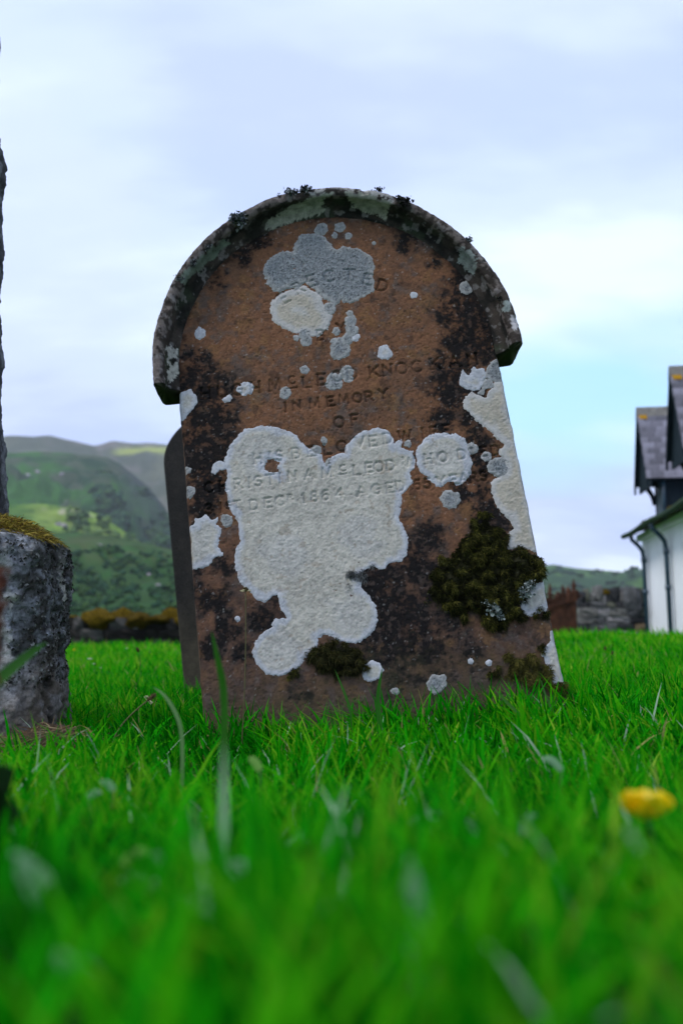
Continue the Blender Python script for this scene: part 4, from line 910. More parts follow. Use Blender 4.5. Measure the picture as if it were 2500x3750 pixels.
pq = at8(1446, 1375, YR - .1); link('stone', ST_B[2], wr, Vector((pq.x, YR - .05, pq.z)) - wr.location, (0, .05, 0), (.42, .45, .52)).active_material_index = 0
link('moss_cushion', MC[1], wr, Vector((at8(1384, 1362, YR).x, YR - .12, at8(1384, 1362, YR).z)) - wr.location, (0, 0, 1), (.11, .14, .07))

# ---------------------------------------------------------------- rusty gate
M_RUST = mat_noise('rusty_iron', [(.3, (.030, .014, .009)), (.5, (.062, .026, .015)), (.7, (.12, .045, .024))], 7, .9, .2, (.4, .01), rnd=.25)
YG = 18.6; g0 = at8(1236, 1460, YG).x; g1 = at8(1326, 1460, YG).x; zg = float(ground_z(5, YG)) - .06; ztg = at8(1300, 1375, YG).z
gate = empty('churchyard_gate', ((g0 + g1) / 2, YG, zg)); tag(gate, 'rusty brown gate with spiked top beside the grey field wall', 'gate')
GI = Matrix.Translation(-gate.location)
nb_ = 7
for k in range(nb_):
    a = g0 + (g1 - g0) * k / nb_; b = g0 + (g1 - g0) * (k + 1) / nb_
    MB().box(a + .001, b - .001, YG - .012 + .004 * (k % 2), YG + .014, zg, ztg - .01 * (k % 3), GI).build('panel', M_RUST, gate)
MB().box(g0, g1, YG - .045, YG - .016, ztg - .07, ztg + .02, GI).build('top_rail', M_RUST, gate)
MB().box(g0, g1, YG - .045, YG - .016, zg + .15, zg + .22, GI).build('bottom_rail', M_RUST, gate)
br = MB(); q0 = Vector((g0, 0, ztg - .32)); q1 = Vector((g1 - .18, 0, ztg - .08)); dv = Vector((0, 0, .11))
br.hexa([GI @ Vector((q.x, y, q.z)) for q, y in ((q0, YG - .06), (q1, YG - .06), (q1, YG - .046), (q0, YG - .046))], [GI @ Vector((q.x, y, q.z + .10)) for q, y in ((q0, YG - .06), (q1, YG - .06), (q1, YG - .046), (q0, YG - .046))])
br.build('brace', M_RUST, gate)
for k, (px, hh, wd) in enumerate([(1245, .30, .10), (1262, .34, .11), (1280, .16, .15), (1292, .30, .12), (1304, .27, .16), (1317, .44, .12), (1324, .20, .14)]):
    xx = at8(px, 1370, YG).x; f = MB(); z0 = ztg + .015
    f.tube([GI @ Vector((xx, YG, z0 - .02)), GI @ Vector((xx, YG, z0 + hh * .3)), GI @ Vector((xx, YG, z0 + hh * .45)), GI @ Vector((xx + .01, YG, z0 + hh * .62)), GI @ Vector((xx, YG, z0 + hh))], [wd * .42, wd * .5, wd * .34, wd * .40, .006], 7)
    f.tube([GI @ Vector((xx - wd * .8, YG, z0 + hh * .22)), GI @ Vector((xx, YG, z0 + hh * .32)), GI @ Vector((xx + wd * .8, YG, z0 + hh * .2))], [.012, .04, .012], 6)
    f.build('finial', M_RUST, gate)

# ---------------------------------------------------------------- white house
M_WHITE = mat_noise('white_render', [(.25, (.55, .54, .53)), (.42, (.78, .78, .79)), (.7, (.85, .85, .86))], 1.1, .9, .2, (.25, .01), bscale=40)
M_SLATE = mat_noise('slate', [(.3, (.10, .095, .12)), (.55, (.17, .165, .20)), (.75, (.24, .23, .27))], 5, .55, .4, (.4, .006), rnd=.5)
M_TRIM = mat_noise('dark_trim', [(.3, (.006, .014, .020)), (.7, (.012, .022, .030))], 6, .8, .15, (.15, .004))
M_PIPE = mat_noise('blue_pipe', [(.3, (.010, .030, .050)), (.7, (.020, .055, .085))], 8, .4, .5, (.1, .002))
M_RIDGE = mat_noise('ridge_tile', [(.3, (.10, .095, .085)), (.6, (.21, .20, .18)), (.8, (.30, .28, .23))], 9, .9, .1, (.5, .02))
M_GUT = mat_noise('mossy_gutter', [(.3, (.010, .022, .014)), (.5, (.020, .045, .020)), (.75, (.05, .085, .025))], 7, .85, .2, (.7, .03))
M_OLIC = mat_noise('orange_lichen', [(.3, (.30, .15, .01)), (.7, (.45, .26, .03))], 20, .95, .05, (.6, .01))
HD = R(8); hw = Vector((math.sin(HD), math.cos(HD), 0)); hn = Vector((-math.cos(HD), math.sin(HD), 0))   # along the wall (away), out of the wall (towards the graves)
HC = at8(1484, 1450, 19.0); HC.z = 0
def HP(t, o, z): return HC - hw * t + hn * o + Vector((0, 0, z))     # t metres towards the camera from the far corner, o out of the wall
zgr = -.55; zE = at8(1480, 1228, 18.9).z
house = empty('white_house', Vector((HC.x, HC.y, zgr))); tag(house, 'white rendered cottage with slated gabled dormers and dark downpipes', 'house')
HI = Matrix.Translation(-house.location); LEN = 10.0; DEP = 6.0
def hb(mb, t0, t1, o0, o1, z0, z1): return mb.hexa([HI @ HP(t, o, z0) for t, o in ((t0, o0), (t1, o0), (t1, o1), (t0, o1))], [HI @ HP(t, o, z1) for t, o in ((t0, o0), (t1, o0), (t1, o1), (t0, o1))])
hb(MB(), 0, LEN, -DEP, 0, zgr, zE).build('wall', M_WHITE, house)
hb(MB(), -.04, LEN, 0.002, .05, zgr, zgr + .40).build('plinth', M_WHITE, house)
hb(MB(), -.12, LEN, -.05, .10, zE - .14, zE + .0).build('wall_head', M_WHITE, house)
sl = math.tan(R(24)); roof = MB()
ov, og = .32, .34
roof.hexa([HI @ HP(t, o, zE - .02 + sl * (ov - o) * 1.0 - .02) for t, o in ((-og, ov), (LEN, ov), (LEN, -DEP / 2), (-og, -DEP / 2))], [HI @ HP(t, o, zE + .05 + sl * (ov - o) - .02) for t, o in ((-og, ov), (LEN, ov), (LEN, -DEP / 2), (-og, -DEP / 2))])
roof.hexa([HI @ HP(t, o, zE + sl * (o + DEP + ov) - .04) for t, o in ((-og, -DEP / 2), (LEN, -DEP / 2), (LEN, -DEP - ov), (-og, -DEP - ov))], [HI @ HP(t, o, zE + .05 + sl * (o + DEP + ov) - .02) for t, o in ((-og, -DEP / 2), (LEN, -DEP / 2), (LEN, -DEP - ov), (-og, -DEP - ov))])
roof_o = roof.build('roof', M_SLATE, house)
gp_ = [HI @ HP(t, ov + .05, zE - .015 - .02 * math.sin(t * 2)) for t in np.linspace(-og - .12, LEN, 40)]
MB().tube(gp_, [.02] + [.062] * 39, 8).build('gutter', M_GUT, house, True)
rg = random.Random(12)
for k in range(26):
    t = rg.uniform(-.2, 5); link('moss_cushion', MC[rg.randrange(4)], roof_o, HI @ HP(t, ov - .04 - rg.uniform(0, .25), zE + .05 + rg.uniform(0, .03)), (0, 0, rg.uniform(0, 6)), (rg.uniform(.06, .14), rg.uniform(.06, .1), .045)).data
for t in (.55, 2.6, 6.4):
    p = MB().tube([HI @ HP(t, ov + .03, zE - .05), HI @ HP(t, ov + .02, zE - .16), HI @ HP(t, .20, zE - .30), HI @ HP(t, .12, zE - .42), HI @ HP(t, .10, zE - .6), HI @ HP(t, .10, zgr)], .048, 10).build('downpipe', M_PIPE, house, True)
    for z in (zE - .62, 1.1, .1): MB().tube([HI @ HP(t, .10, z - .05), HI @ HP(t, .10, z + .05)], .062, 10).build('bracket', M_PIPE, p, True)
SLW, SLH = .24, .20
_slate = MB().box(-.5, .5, -.5, .5, -.5, .5).mesh('slate', M_SLATE)
def dormer(tc, zr, ze, half, oh, tag_):
    d = empty('dormer', Vector(HI @ HP(tc, 0, zE))); d.parent = house; DI = Matrix.Translation(-(house.location + d.location))
    def P(t, o, z): return DI @ HP(t, o, z)
    IN = -3.0; bw = half - .12
    body = MB(); body.hexa([P(tc - bw, 0, zE - .1), P(tc + bw, 0, zE - .1), P(tc + bw, IN, zE - .1), P(tc - bw, IN, zE - .1)], [P(tc - bw, 0, ze + .05), P(tc + bw, 0, ze + .05), P(tc + bw, IN, ze + .05), P(tc - bw, IN, ze + .05)])
    body.add([P(tc - bw, 0, ze), P(tc + bw, 0, ze), P(tc, 0, zr - .12), P(tc - bw, IN, ze), P(tc + bw, IN, ze), P(tc, IN, zr - .12)], [(0, 1, 2), (5, 4, 3), (0, 2, 5, 3), (1, 4, 5, 2)])
    body.build('wall', M_TRIM, d)
    gf = MB(); go = oh - .07; gf.add([P(tc - half + .03, go, ze - .165), P(tc + half - .03, go, ze - .165), P(tc + half - .03, go, ze + .02), P(tc, go, zr - .04), P(tc - half + .03, go, ze + .02)] + [P(tc - half + .03, go - .03, ze - .165), P(tc + half - .03, go - .03, ze - .165), P(tc + half - .03, go - .03, ze + .02), P(tc, go - .03, zr - .04), P(tc - half + .03, go - .03, ze + .02)], [(0, 1, 2, 3, 4), (9, 8, 7, 6, 5), (0, 5, 6, 1), (1, 6, 7, 2), (2, 7, 8, 3), (3, 8, 9, 4), (4, 9, 5, 0)]); gf.build('gable_board', M_TRIM, d)
    # window in the gable front
    wn = MB().hexa([P(tc - bw + .14, .004, zE + .2), P(tc + bw - .14, .004, zE + .2), P(tc + bw - .14, -.02, zE + .2), P(tc - bw + .14, -.02, zE + .2)], [P(tc - bw + .14, .004, ze - .1), P(tc + bw - .14, .004, ze - .1), P(tc + bw - .14, -.02, ze - .1), P(tc - bw + .14, -.02, ze - .1)]).build('window', M_PIPE, d)
    sl_len = math.hypot(half, zr - ze)
    for sgn in (1, -1):                                    # +1: slope facing the camera
        a, b = P(tc, oh, zr), P(tc + sgn * half, oh, ze); dn = (b - a).normalized(); inn = -hn; nrm = dn.cross(inn) * (-sgn)
        if nrm.z < 0: nrm = -nrm
        brd = MB(); th = nrm * .03
        brd.hexa([a, b, b + inn * (oh - IN), a + inn * (oh - IN)], [v - th for v in (a, b, b + inn * (oh - IN), a + inn * (oh - IN))]); brd.build('sarking', M_TRIM, d)
        # barge board hangs under the verge
        w2 = -nrm * .0 + Vector((0, 0, -.17))
        bb = MB(); bb.hexa([a - inn * .03 + w2 * .9, b - inn * .03 + w2, b + inn * .012 + w2, a + inn * .012 + w2 * .9], [a - inn * .03, b - inn * .03, b + inn * .012, a + inn * .012]); bb.build('bargeboard', M_TRIM, d)
        rows = int(sl_len / (SLH * .66)) if sgn > 0 else 0
        if sgn < 0:
            cv = MB(); cv.hexa([a + nrm * .006, b + nrm * .006, b + inn * (oh - IN) + nrm * .006, a + inn * (oh - IN) + nrm * .006], [v + nrm * .022 for v in (a, b, b + inn * (oh - IN), a + inn * (oh - IN))]); cv.build('far_slates', M_SLATE, d)
        Mx = Matrix((inn, dn, nrm)).transposed().to_4x4()
        stp = sl_len / max(rows, 1)
        for i in range(rows):
            x = -.02 - (SLW / 2 if i % 2 else 0)
            while x < 1.9:
                w = SLW * rg.uniform(.86, 1.12); x0 = max(x, -.03)
                if x + w > x0 + .05:
                    c = a + dn * (stp * (i + .55)) + inn * ((x0 + x + w) / 2) + nrm * (.016 + rg.uniform(0, .006))
                    o = link('slate', _slate, d, c); o.rotation_mode = 'QUATERNION'
                    o.rotation_quaternion = (Mx @ Matrix.Rotation(R(-3.2) , 4, 'X') @ Matrix.Rotation(rg.uniform(-.012, .012), 4, 'Z')).to_quaternion(); o.scale = (x + w - x0 - .006, stp * 1.32, .012)
                x += w
        if sgn > 0 :
            o = MB().hexa([a + dn * .10 + inn * x_ + nrm * .03 for x_ in (0.0, .16)] + [a + dn * .20 + inn * x_ + nrm * .032 for x_ in (.17, .02)], [a + dn * .10 + inn * x_ + nrm * .038 for x_ in (0.0, .16)] + [a + dn * .20 + inn * x_ + nrm * .040 for x_ in (.17, .02)]).build('lichen_patch', M_OLIC, d)
            o['label'] = 'orange lichen at the verge under the ridge'
    k = 0; x = -.04
    while x < oh - IN - .3:
        c = P(tc, oh - x - .22, zr); q = MB()
        for s_ in (1, -1):
            e = Vector((P(tc + s_ * .075, oh, zr - .075 * (zr - ze) / half)) - P(tc, oh, zr)); up = Vector((0, 0, .085))
            a0, a1 = c - hn * .21, c + hn * .21
            q.hexa([a0 + up * .3, a1 + up * .3, a1 + e + up * .2, a0 + e + up * .2], [a0 + up * 1.3, a1 + up * 1.3, a1 + e + up, a0 + e + up])
        q.build('ridge_tile', M_RIDGE, d); x += .43
    for sgn in (1, -1):                                     # curved bracket under the overhang
        pts = [P(tc + sgn * bw, .02, ze - .42), P(tc + sgn * bw, .05, ze - .22), P(tc + sgn * bw, .14, ze - .06), P(tc + sgn * bw, oh - .06, ze + .02)]
        MB().tube(pts, [.035, .05, .055, .05], 6).build('eave_bracket', M_TRIM, d)
    pp = MB().tube([P(tc + bw + .03, .05, ze + .02), P(tc + bw + .03, .05, zE + .05)], .04, 8).build('downpipe', M_PIPE, d, True)
    ec = MB().hexa([P(tc + bw, oh - .1, ze - .05), P(tc + half - .005, oh - .1, ze - .05), P(tc + half - .005, IN, ze - .05), P(tc + bw, IN, ze - .05)], [P(tc + bw, oh - .1, ze + .0), P(tc + half - .005, oh - .1, ze + .0), P(tc + half - .005, IN, ze + .0), P(tc + bw, IN, ze + .0)]).build('soffit', M_TRIM, d)
    return d
ZR, ZE2 = at8(1470, 945, 17.05).z, at8(1497, 1096, 16.5).z
d1 = dormer(1.95, ZR, ZE2, .60, .37, 'a'); d2 = dormer(4.75, ZR, ZE2, .60, .37, 'b'); d3 = dormer(7.6, ZR, ZE2, .60, .37, 'c')

# ---------------------------------------------------------------- grass
M_GRASS = mat_leaf('grass_blade', 0.7, 0.03, 0.5)
def inv_pose(P):                                           # inside a stone's footprint?
    x, y = P[:, 0], P[:, 1]
    a = (x > -.33) & (x < .52) & (y > 1.795) & (y < 1.93)
    c, s = math.cos(R(14)), math.sin(R(14)); lx = (x + 1.025) * c + (y - 1.9) * s; ly = -(x + 1.025) * s + (y - 1.9) * c
    b = (np.abs(lx) < .36) & (np.abs(ly) < .21)
    d = (x > -.62) & (x < .05) & (y > 3.15) & (y < 3.26)
    return a | b | d
def build_grass():
    r = np.random.default_rng(77); Vs, F4, F3, Cs = [], [], [], []; off = 0
    zones = [(.19, .55, 12000, .0038, .060, .10), (.55, 1.3, 13500, .0032, .058, .15), (1.3, 2.5, 10500, .0042, .052, .3), (2.5, 4.2, 5200, .0036, .055, .5), (4.2, 7.5, 1500, .0060, .062, .9), (7.5, 12.5, 480, .011, .07, 1.6), (12.5, 21, 110, .022, .08, 2.2)]
    for (y0, y1, den, wid, hgt, mar) in zones:
        xm = .47 * y1 + mar; n = int(2 * xm * (y1 - y0) * den)
        P = np.stack([r.uniform(-xm, xm, n), r.uniform(y0, y1, n)], -1)
        P = P[(np.abs(P[:, 0]) < .47 * P[:, 1] + mar)]; P = P[~inv_pose(P)]
        dm = np.hypot((P[:, 0] + .59) / .105, (P[:, 1] - 1.67) / .17); P = P[~((dm < 1) & (r.uniform(0, 1, len(P)) < .93))]   # bare, dry patch by the block
        n = len(P); x, y = P.T
        cl = fbm(x * 5, y * 5, octv=3, seed=91); cl2 = fbm(x * 16, y * 16, octv=2, seed=92)
        h = hgt * np.exp(r.normal(0, .32, n)) * (1 + .35 * cl + .25 * cl2)
        base_near = np.exp(-((y - 1.74) / .07) ** 2) * ((x > -.42) & (x < .6)); h = h * (1 + 1.1 * base_near)
        h = np.clip(h, .015, hgt * 2.4); h = np.where(y < .6, np.minimum(h, .10), h); h = np.where((np.abs(x / y - .368) < .05) & (y < .57), np.minimum(h, .040), h)
        az = r.uniform(0, 2 * math.pi, n); lean = np.abs(r.normal(0, .42, n)) + .08
        az2 = az * .75 + .25 * 0.6
        D = np.stack([np.cos(az2) * lean, np.sin(az2) * lean, np.ones(n)], -1); D /= np.linalg.norm(D, axis=1)[:, None]
        droop = np.stack([np.cos(az2), np.sin(az2), -np.full(n, .55)], -1) * (np.abs(r.normal(0, .38, n)) + .05)[:, None]
        wa = az2 + math.pi / 2 + r.normal(0, .6, n); Wd = np.stack([np.cos(wa), np.sin(wa), np.zeros(n)], -1) * (wid * np.exp(r.normal(0, .3, n)))[:, None] * .5
        root = np.stack([x, y, ground_z(x, y) - .004], -1); rows = []
        for t, w in ((0, .7), (.38, 1.0), (.72, .72)):
            p = root + D * (h * t)[:, None] + droop * (h * t * t)[:, None]; rows += [p - Wd * w, p + Wd * w]
        rows.append(root + D * h[:, None] + droop * h[:, None])
        Vs.append(np.stack(rows, 1).reshape(-1, 3)); b = off + np.arange(n)[:, None] * 7; off += n * 7
        F4 += [b + np.array([[0, 1, 3, 2]]), b + np.array([[2, 3, 5, 4]])]; F3.append(b + np.array([[4, 5, 6]]))
        pal = np.array([(.002, .105, .001), (.004, .21, .0015), (.012, .31, .002), (.055, .37, .003), (.135, .40, .010), (.23, .42, .025), (.32, .29, .10), (.36, .50, .34)])
        k = np.clip((r.normal(0, 1.15, n) + 2.45 + 1.1 * cl + .5 * sstep(2.5, 6, y) - .35 * sstep(.9, .5, y)).astype(int), 0, 5); k = np.where((r.uniform(0, 1, n) < .014) & (y > .8), 6, k)
        k = np.where((r.uniform(0, 1, n) < .016) & (y < 1.75), 7, k)  # a few pale blades: small glints painted in as blade colour
        c = pal[k] * r.uniform(.75, 1.2, (n, 1)); Cs.append(np.repeat(c, 7, 0))
    o = mesh_np('grass', np.concatenate(Vs), [np.concatenate(F4), np.concatenate(F3)], M_GRASS, cols=np.concatenate(Cs))
    tag(o, 'short bright green churchyard grass', 'grass', kind='stuff')
build_grass()
def dry_grass():
    r = np.random.default_rng(78); n = 2600
    a = r.uniform(0, 6.283, n); q = np.sqrt(r.uniform(0, 1, n)); x = -.590 + .095 * q * np.cos(a); y = 1.70 + .13 * q * np.sin(a)
    ok = ~inv_pose(np.stack([x, y], -1)); x, y, q = x[ok], y[ok], q[ok]; n = len(x)
    z = ground_z(x, y) + .05 * (1 - q ** 2) * r.uniform(0, 1, n)
    az = r.uniform(0, 6.283, n); D = np.stack([np.cos(az), np.sin(az), r.uniform(-.2, .45, n)], -1)
    pal = np.array([(.16, .10, .045), (.24, .17, .085), (.30, .23, .13), (.09, .055, .03), (.20, .13, .075)])
    V, F, C = strands(np.stack([x, y, z], -1), D, r.uniform(.02, .07, n), r.uniform(.0006, .0013, n), pal[r.integers(0, 5, n)] * r.uniform(.7, 1.2, (n, 1)), np.stack([np.zeros(n), np.zeros(n), r.uniform(-.6, .2, n)], -1), r, 3)
    V0, F0 = ico(3); cx = -.590 + V0[:, 0] * .09; cy = 1.71 + V0[:, 1] * .12; cz = V0[:, 2] * .045 + .010 * fbm(cx * 30, cy * 30, octv=3, seed=5)
    off = len(V); V = np.concatenate([V, np.stack([cx, cy, cz], -1)]); C = np.concatenate([C, np.repeat(np.array((.055, .038, .022))[None], len(V0), 0)])
    o = mesh_np('dry_thatch', V, F + [F0 + off], M_MOSS, cols=C, smooth=False); tag(o, 'dry brown thatch of dead grass at the foot of the rough base block', 'dead grass', kind='stuff')
dry_grass()

# ---------------------------------------------------------------- flowers, stalks and broad leaves
def flat_mat(name, c, rough=.5, trans=.3): return mat_leaf(name, rough, .3, trans, c)
M_YEL = flat_mat('buttercup_petal', (.85, .62, .004), .35, .35); M_WPET = flat_mat('daisy_petal', (.75, .76, .74), .6, .3); M_STEM = flat_mat('stem', (.05, .11, .02), .5, .2)
M_DSTEM = flat_mat('dry_stem', (.09, .085, .03), .6, .1); M_HEAD = mat_noise('plantain_head', [(.3, (.03, .022, .010)), (.6, (.10, .075, .03))], 300, .9, .1, (.8, .002)); M_REDSEED = mat_noise('dock_seed', [(.3, (.06, .022, .014)), (.7, (.13, .048, .03))], 200, .8, .1, (.6, .003))
M_BROAD = mat_leaf('broad_leaf', .5, .2, .4); M_ANTH = flat_mat('anther', (.55, .5, .3), .7, .1)
def petal_mesh(name, mat, L, W, cup):
    V, F = [], []; n, m = 6, 5
    for i in range(n):
        t = i / (n - 1); w = W * math.sin(math.pi * min(.12 + .80 * t, .97)) ** .8
        for j in range(m):
            s = j / (m - 1) * 2 - 1; V.append((L * t * math.cos(cup), w * s, L * t * math.sin(cup) * (.6 + .4 * t) + abs(s) * w * .25))
    for i in range(n - 1):
        for j in range(m - 1): a = i * m + j; F.append((a, a + 1, a + m + 1, a + m))
    me = bpy.data.meshes.new(name); me.from_pydata(V, [], F); me.polygons.foreach_set('use_smooth', [True] * len(F)); me.materials.append(mat); return me
def stem_pts(p0, p1, bend=.01, n=8):
    p0, p1 = Vector(p0), Vector(p1); return [p0.lerp(p1, i / n) + Vector((bend * math.sin(math.pi * i / n), 0, 0)) for i in range(n + 1)]
def flower(name, head, npet, L, W, cup, pmat, centre, lab, cat, grp, stem_r=.0009, tilt=(0, 0)):
    g = Vector((head.x + random.uniform(-.015, .015), head.y + random.uniform(-.01, .02), 0)); g.z = float(ground_z(g.x, g.y)) - .01
    r0 = empty(name, g); hd = head - g; MB().tube(stem_pts((0, 0, 0), hd, .006), stem_r, 6).build('stem', M_STEM, r0, True)
    pm = petal_mesh('petal', pmat, L, W, cup)
    for k in range(npet): link('petal', pm, r0, hd, (tilt[0], tilt[1], 6.2832 * k / npet + random.uniform(-.1, .1)))
    c = MB(); c.tube([hd + Vector((0, 0, -.001)), hd + Vector((0, 0, L * .16)), hd + Vector((0, 0, L * .40))], [L * .22, L * .36, L * .30], 8); c.build('flower_centre', centre, r0, True)
    return tag(r0, lab, cat, grp)
flower('buttercup', at(2366, 2995, .56), 7, .0185, .0165, .92, M_YEL, M_YEL, 'large yellow buttercup cup rising out of the blurred foreground grass', 'flower', 'buttercups', .0011)
flower('buttercup', at(271, 2382, 6.2), 5, .014, .009, .7, M_YEL, M_YEL, 'tiny yellow buttercup in the grass near the mossy wall', 'flower', 'buttercups')
for (x, y, D, L, lab) in [(329, 2414, 4.6, .022, 'white daisy head in the grass between the base block and the leaning stones'), (344, 2432, 4.3, .012, 'small white daisy bud just below a larger daisy'), (369, 2446, 4.1, .010, 'tiniest white bud of three in the grass by the base block'), (465, 2375, 6.0, .018, 'pale white clover head close to the mossy wall'),
        (2236, 2346, 8.0, .035, 'broad white clover head in the grass before the field wall'), (2263, 2352, 7.6, .022, 'small white clover head beside the broad one before the field wall'), (2211, 2352, 7.4, .020, 'white seed head in grass in front of the rusty gate end of the wall'), (2309, 2358, 7.2, .026, 'white clover head in grass toward the white house'), (2372, 2352, 7.4, .026, 'white clover head close to the house downpipe'), (2398, 2364, 7.0, .022, 'small white clover head under the house wall')]:
    flower('daisy', at(x, y, D), 14, L * .75, L * .16, .25, M_WPET, M_ANTH, lab, 'flower', 'white flowers in the grass', .0014)
def plantain(root, tip, head_len, rad, lab, bend=.02, mat=None, ring=False, sr=.0011):
    g = Vector(root); r0 = empty('plantain_stalk', g); pts = stem_pts((0, 0, 0), Vector(tip) - g, bend, 14)
    MB().tube(pts, [sr * (1.15 - .3 * i / 14) for i in range(15)], 6).build('stem', mat or M_DSTEM, r0, True)
    d = (pts[-1] - pts[-2]).normalized(); a = pts[-1] - d * .002
    hd = MB().tube([a + d * head_len * t for t in (0, .15, .45, .8, 1.0)], [rad * .55, rad, rad * .95, rad * .6, rad * .15], 9).build('seed_head', M_HEAD, r0, True)
    b = MB(); rr = random.Random(int(tip[0] * 1000))
    for k in range(60):
        t = rr.uniform(.05, .9); th = rr.uniform(0, 6.28); s_ = Vector((math.cos(th), math.sin(th), 0)).cross(d).normalized(); b.tube([a + d * head_len * t + s_ * rad * .8, a + d * head_len * (t + .03) + s_ * rad * 1.5], [rad * .16, rad * .05], 4)
    b.build('bract', M_HEAD, hd)
    if ring:
        b = MB()
        for k in range(16):
            th = rr.uniform(0, 6.28); s_ = Vector((math.cos(th), math.sin(th), .3)).cross(d).normalized(); p = a + d * head_len * rr.uniform(-.05, .22); b.tube([p, p + s_ * rad * rr.uniform(1.6, 2.4), p + s_ * rad * 2.5 + d * .0006], [.0003, .0005, .0009], 5)
        b.build('stamen', M_ANTH, hd)
    return tag(r0, lab, 'plant', 'plantain stalks')
def gp(x, y, dz=-.01): return Vector((x, y, float(ground_z(x, y)) + dz))
t = at(899, 2162, 1.66); plantain(gp(at(884, 2600, 1.64).x, 1.64), t, .009, .0042, 'tall thin plantain stalk with small brown head before the headstone', .004, None, True)
t = at(566, 2557, 1.72); rt = at(470, 2612, 1.70); plantain(gp(rt.x - .03, 1.69), Vector((t.x - .012, t.y, t.z - .003)), .022, .0042, 'bent plantain stalk with bristly seed head beside the headstone', -.02, None, True, .0016)
t = at(507, 2386, 3.1); plantain(gp(at(470, 2470, 3.1).x, 3.12), t, .020, .0045, 'dark headed plantain stalk in the grass before the mossy wall', .025, M_STEM)
t = at(2215, 2380, 4.2); plantain(gp(t.x - .05, 4.2), t, .022, .005, 'thin plantain stalk in the grass before the field wall', .02, M_STEM)
t = at(2240, 2395, 3.6); plantain(gp(t.x - .04, 3.6), t, .018, .004, 'leaning dark plantain stalk in the grass between headstone and house', .01, M_STEM)
def blade_mesh(pts, wid, twist=0.0, mat=None, color=(.05, .16, .02), fold=.25):
    pts = [Vector(p) for p in pts]; n = len(pts); V, F = [], []
    for i, p in enumerate(pts):
        t = i / (n - 1); d = (pts[min(i + 1, n - 1)] - pts[max(i - 1, 0)]).normalized(); s = d.cross(Vector((0, 1, 0)))
        s = s.normalized() if s.length > .1 else Vector((1, 0, 0)); s = (Matrix.Rotation(twist * t, 3, d) @ s); w = wid * (math.sin(math.pi * (.22 + .78 * t)) ** .7 if t < .999 else .03)
        up = d.cross(s) * (w * fold); V += [p - s * w + up, p, p + s * w + up]
    for i in range(n - 1):
        for j in (0, 1): a = i * 3 + j; F.append((a, a + 1, a + 4, a + 3))
    return mesh_np('leaf', np.array([v[:] for v in V]), np.array(F), mat or M_BROAD, cols=np.repeat(np.array(color)[None], len(V), 0))
def lone_blade(name, px, D, wid, lab, color, twist=.4, fold=.25, cat='grass blade'):
    """px: photo pixels from root side to tip, all at about D metres"""
    P = [at(x, y, d) for (x, y), d in zip(px, D)]; root = gp(P[0].x, P[0].y); m = [root] + P; out = []
    for i in range(len(m) - 1):
        for k in range(4): out.append(m[i].lerp(m[i + 1], k / 4))
    out.append(m[-1]); sm = out[:]
    for _ in range(3): sm = [sm[0]] + [(sm[i - 1] + sm[i] * 2 + sm[i + 1]) / 4 for i in range(1, len(sm) - 1)] + [sm[-1]]
    o = blade_mesh(sm, wid, twist, None, color, fold); o.name = name; o.data.name = name
    return tag(o, lab, cat, 'single blades standing above the lawn')
lone_blade('grass_blade', [(826, 2540), (800, 2430), (775, 2310)], [.95, .94, .93], .0040, 'broad blurred green blade upright in front of the stone beside the thin stalk', (.03, .15, .01))
lone_blade('grass_blade', [(672, 2680), (640, 2600), (600, 2540), (560, 2516)], [1.1, 1.1, 1.1, 1.1], .0026, 'pale arching blade bending over beside the foot of the headstone', (.16, .30, .10))
lone_blade('grass_blade', [(-60, 2540), (40, 2450), (120, 2385), (172, 2352)], [.8, .82, .84, .85], .0055, 'blurred green blade slanting across the rough base block', (.03, .12, .01))
lone_blade('grass_blade', [(1390, 2640), (1378, 2560), (1400, 2440)], [1.52, 1.52, 1.52], .0048, 'broad fresh blade standing against the stone below the small round lichen', (.03, .18, .01))
lone_blade('grass_blade', [(1290, 2620), (1262, 2540), (1225, 2450)], [1.6, 1.6, 1.6], .0030, 'slim blade curving up to the blackish moss cushion', (.04, .17, .015))
lone_blade('grass_blade', [(2040, 2640), (2000, 2560), (1975, 2480)], [1.62, 1.62, 1.62], .0026, 'slim blade standing before the olive moss cushion', (.06, .17, .03))
lone_blade('grass_blade', [(1930, 2640), (1850, 2570), (1800, 2510)], [1.55, 1.55, 1.55], .0032, 'slim blade leaning away from the olive moss cushion', (.05, .18, .02))
def dock():
    root = at(-40, 3000, .62); g = gp(root.x - .01, root.y); r0 = empty('dock_plant', g); tip = at(2, 2080, .66) - g
    MB().tube(stem_pts((0, 0, 0), tip, .004), .0022, 6).build('stem', M_REDSEED, r0, True)
    b = MB(); rr = random.Random(4)
    for k in range(150):
        t = rr.uniform(.62, 1.0); th = rr.uniform(0, 6.28); p = Vector(tip) * t + Vector((math.cos(th), math.sin(th), 0)) * rr.uniform(.001, .007); s_ = rr.uniform(.0016, .0028)
        b.tube([p + Vector((0, 0, -s_)), p, p + Vector((0, 0, s_))], [s_ * .2, s_, s_ * .2], 5)
    b.build('seed_head', M_REDSEED, r0)
    for k, (x, y) in enumerate([(60, 2820), (90, 3000), (20, 2900)]):
        p = at(x, y, .58) - g; o = blade_mesh([Vector((0, 0, .01)), Vector(p) * .5 + Vector((0, 0, .02)), Vector(p) * .8 + Vector((0, 0, .02)), Vector(p)], .008, .3, None, (.012, .035, .010)); o.parent = r0
    tag(r0, 'reddish dock seed spike blurred close in front of the rough base block', 'plant')
dock()
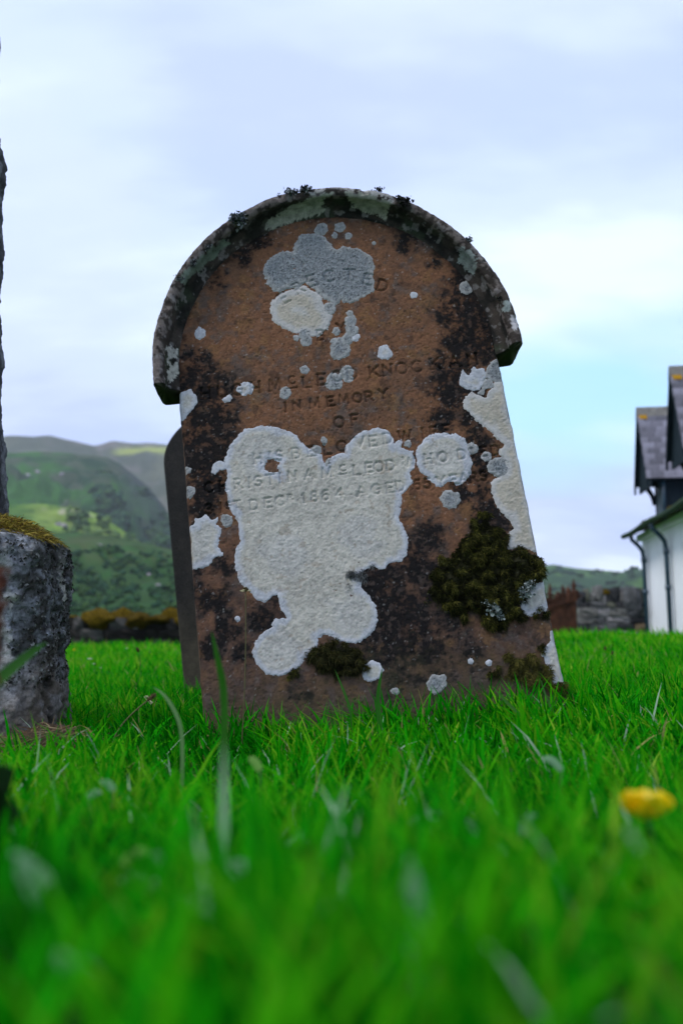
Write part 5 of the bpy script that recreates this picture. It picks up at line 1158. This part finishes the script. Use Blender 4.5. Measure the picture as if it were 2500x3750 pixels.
BROAD = [  # photo pixel, distance, leaf half width, length, tilt, label
 (140, 3260, .36, .0105, .050, 'broad pale leaf pair shining low in the foreground grass below the dock'), (210, 3600, .30, .006, .045, 'flat pale leaf lying almost level in the nearest grass'), (500, 3150, .52, .0055, .026, 'narrow bright leaf pair in the grass below the bent plantain'), (600, 3185, .50, .008, .03, 'notched pale leaf beside a narrow bright pair in the grass'), (690, 3350, .40, .006, .034, 'yellowish leaf lying aslant in the foreground grass'), (860, 3220, .46, .008, .032, 'grey green leaf on edge in the grass below the headstone'),
 (990, 3240, .48, .004, .012, 'tiny bright round leaf below the headstone lichen'), (1000, 3330, .44, .006, .018, 'small bluish leaf under a tiny bright one'), (1529, 3390, .34, .0085, .070, 'long pale upright leaf, tallest of the foreground leaves'), (1935, 3022, .62, .007, .024, 'bluish curled leaf in the grass toward the buttercup'), (1900, 3110, .58, .007, .03, 'yellow green leaf under the bluish curled one'), (1740, 3060, .62, .006, .036, 'slanting grey leaf between the long pale leaf and the buttercup'), (2310, 3080, .56, .009, .03, 'grey leaf hanging just below the yellow buttercup'), (2190, 3135, .54, .006, .022, 'pale curved leaf left below the buttercup stem'),
 (930, 2800, .85, .007, .022, 'pale rounded leaf in the grass before the foot of the headstone'), (390, 2880, .80, .006, .02, 'bright small leaf in grass before the thatch patch'), (2020, 2800, .85, .006, .03, 'pale folded leaf in the grass before the stone edge'), (1110, 3090, .62, .007, .026, 'faint round leaf in the grass under the blackish moss'), (1290, 3130, .60, .006, .022, 'small blue green leaf beside the faint round one'), (1560, 3000, .70, .004, .036, 'thin pale blade-like leaf slanting before the headstone')]
for k, (x, y, D, w, L, lab) in enumerate(BROAD):
    w *= .62; L *= .78; rr = random.Random(k * 13 + 5); c = at(x, y, D); g = gp(c.x + rr.uniform(-.01, .01), c.y + .01); r0 = empty('broad_leaf_plant', g)
    for q in range(1 + (k % 2)):
        c2 = c - g + Vector((0, 0, 0)) if q == 0 else c - g + Vector((rr.uniform(-.02, .02), rr.uniform(-.015, .02), -rr.uniform(.008, .02)))
        ang = {0: 1.0, 1: .15, 8: 1.45, 4: .5}.get(k, rr.uniform(.3, 1.4)); sd_ = rr.choice((-1, 1)); ax = Vector((math.cos(ang) * sd_, -.15, math.sin(ang)))
        a_, b_ = c2 - ax * L * .5, c2 + ax * L * .5
        MB().tube(stem_pts((0, 0, 0), a_, .003, 5), .0007, 5).build('stem', M_STEM, r0, True)
        o = blade_mesh([a_.lerp(b_, i / 9) + Vector((0, 0, .18 * L * math.sin(math.pi * i / 9) * (1 if abs(ang) < 1 else .2))) for i in range(10)], w, .25, None, [(.26, .46, .24), (.34, .50, .34), (.26, .48, .10), (.22, .44, .20)][(k + q) % 4], -.3); o.parent = r0  # leaf greens paled to carry the sky's reflection in their colour
    tag(r0, lab, 'plant', 'broad leaves in the foreground grass')

# ---------------------------------------------------------------- haze
def build_haze():
    m = bpy.data.materials.new('haze'); m.use_nodes = True; nt = m.node_tree
    for n in list(nt.nodes):
        if n.type == 'BSDF_PRINCIPLED': nt.nodes.remove(n)
    pv = nt.nodes.new('ShaderNodeVolumePrincipled'); pv.inputs['Color'].default_value = (.86, .91, 1.0, 1); pv.inputs['Density'].default_value = .00013; pv.inputs['Anisotropy'].default_value = .1
    nt.links.new(pv.outputs[0], nt.nodes['Material Output'].inputs['Volume'])
    o = MB().box(-3600, 3600, -1100, 3700, -8, 640).build('haze', m); tag(o, kind='stuff')
build_haze()
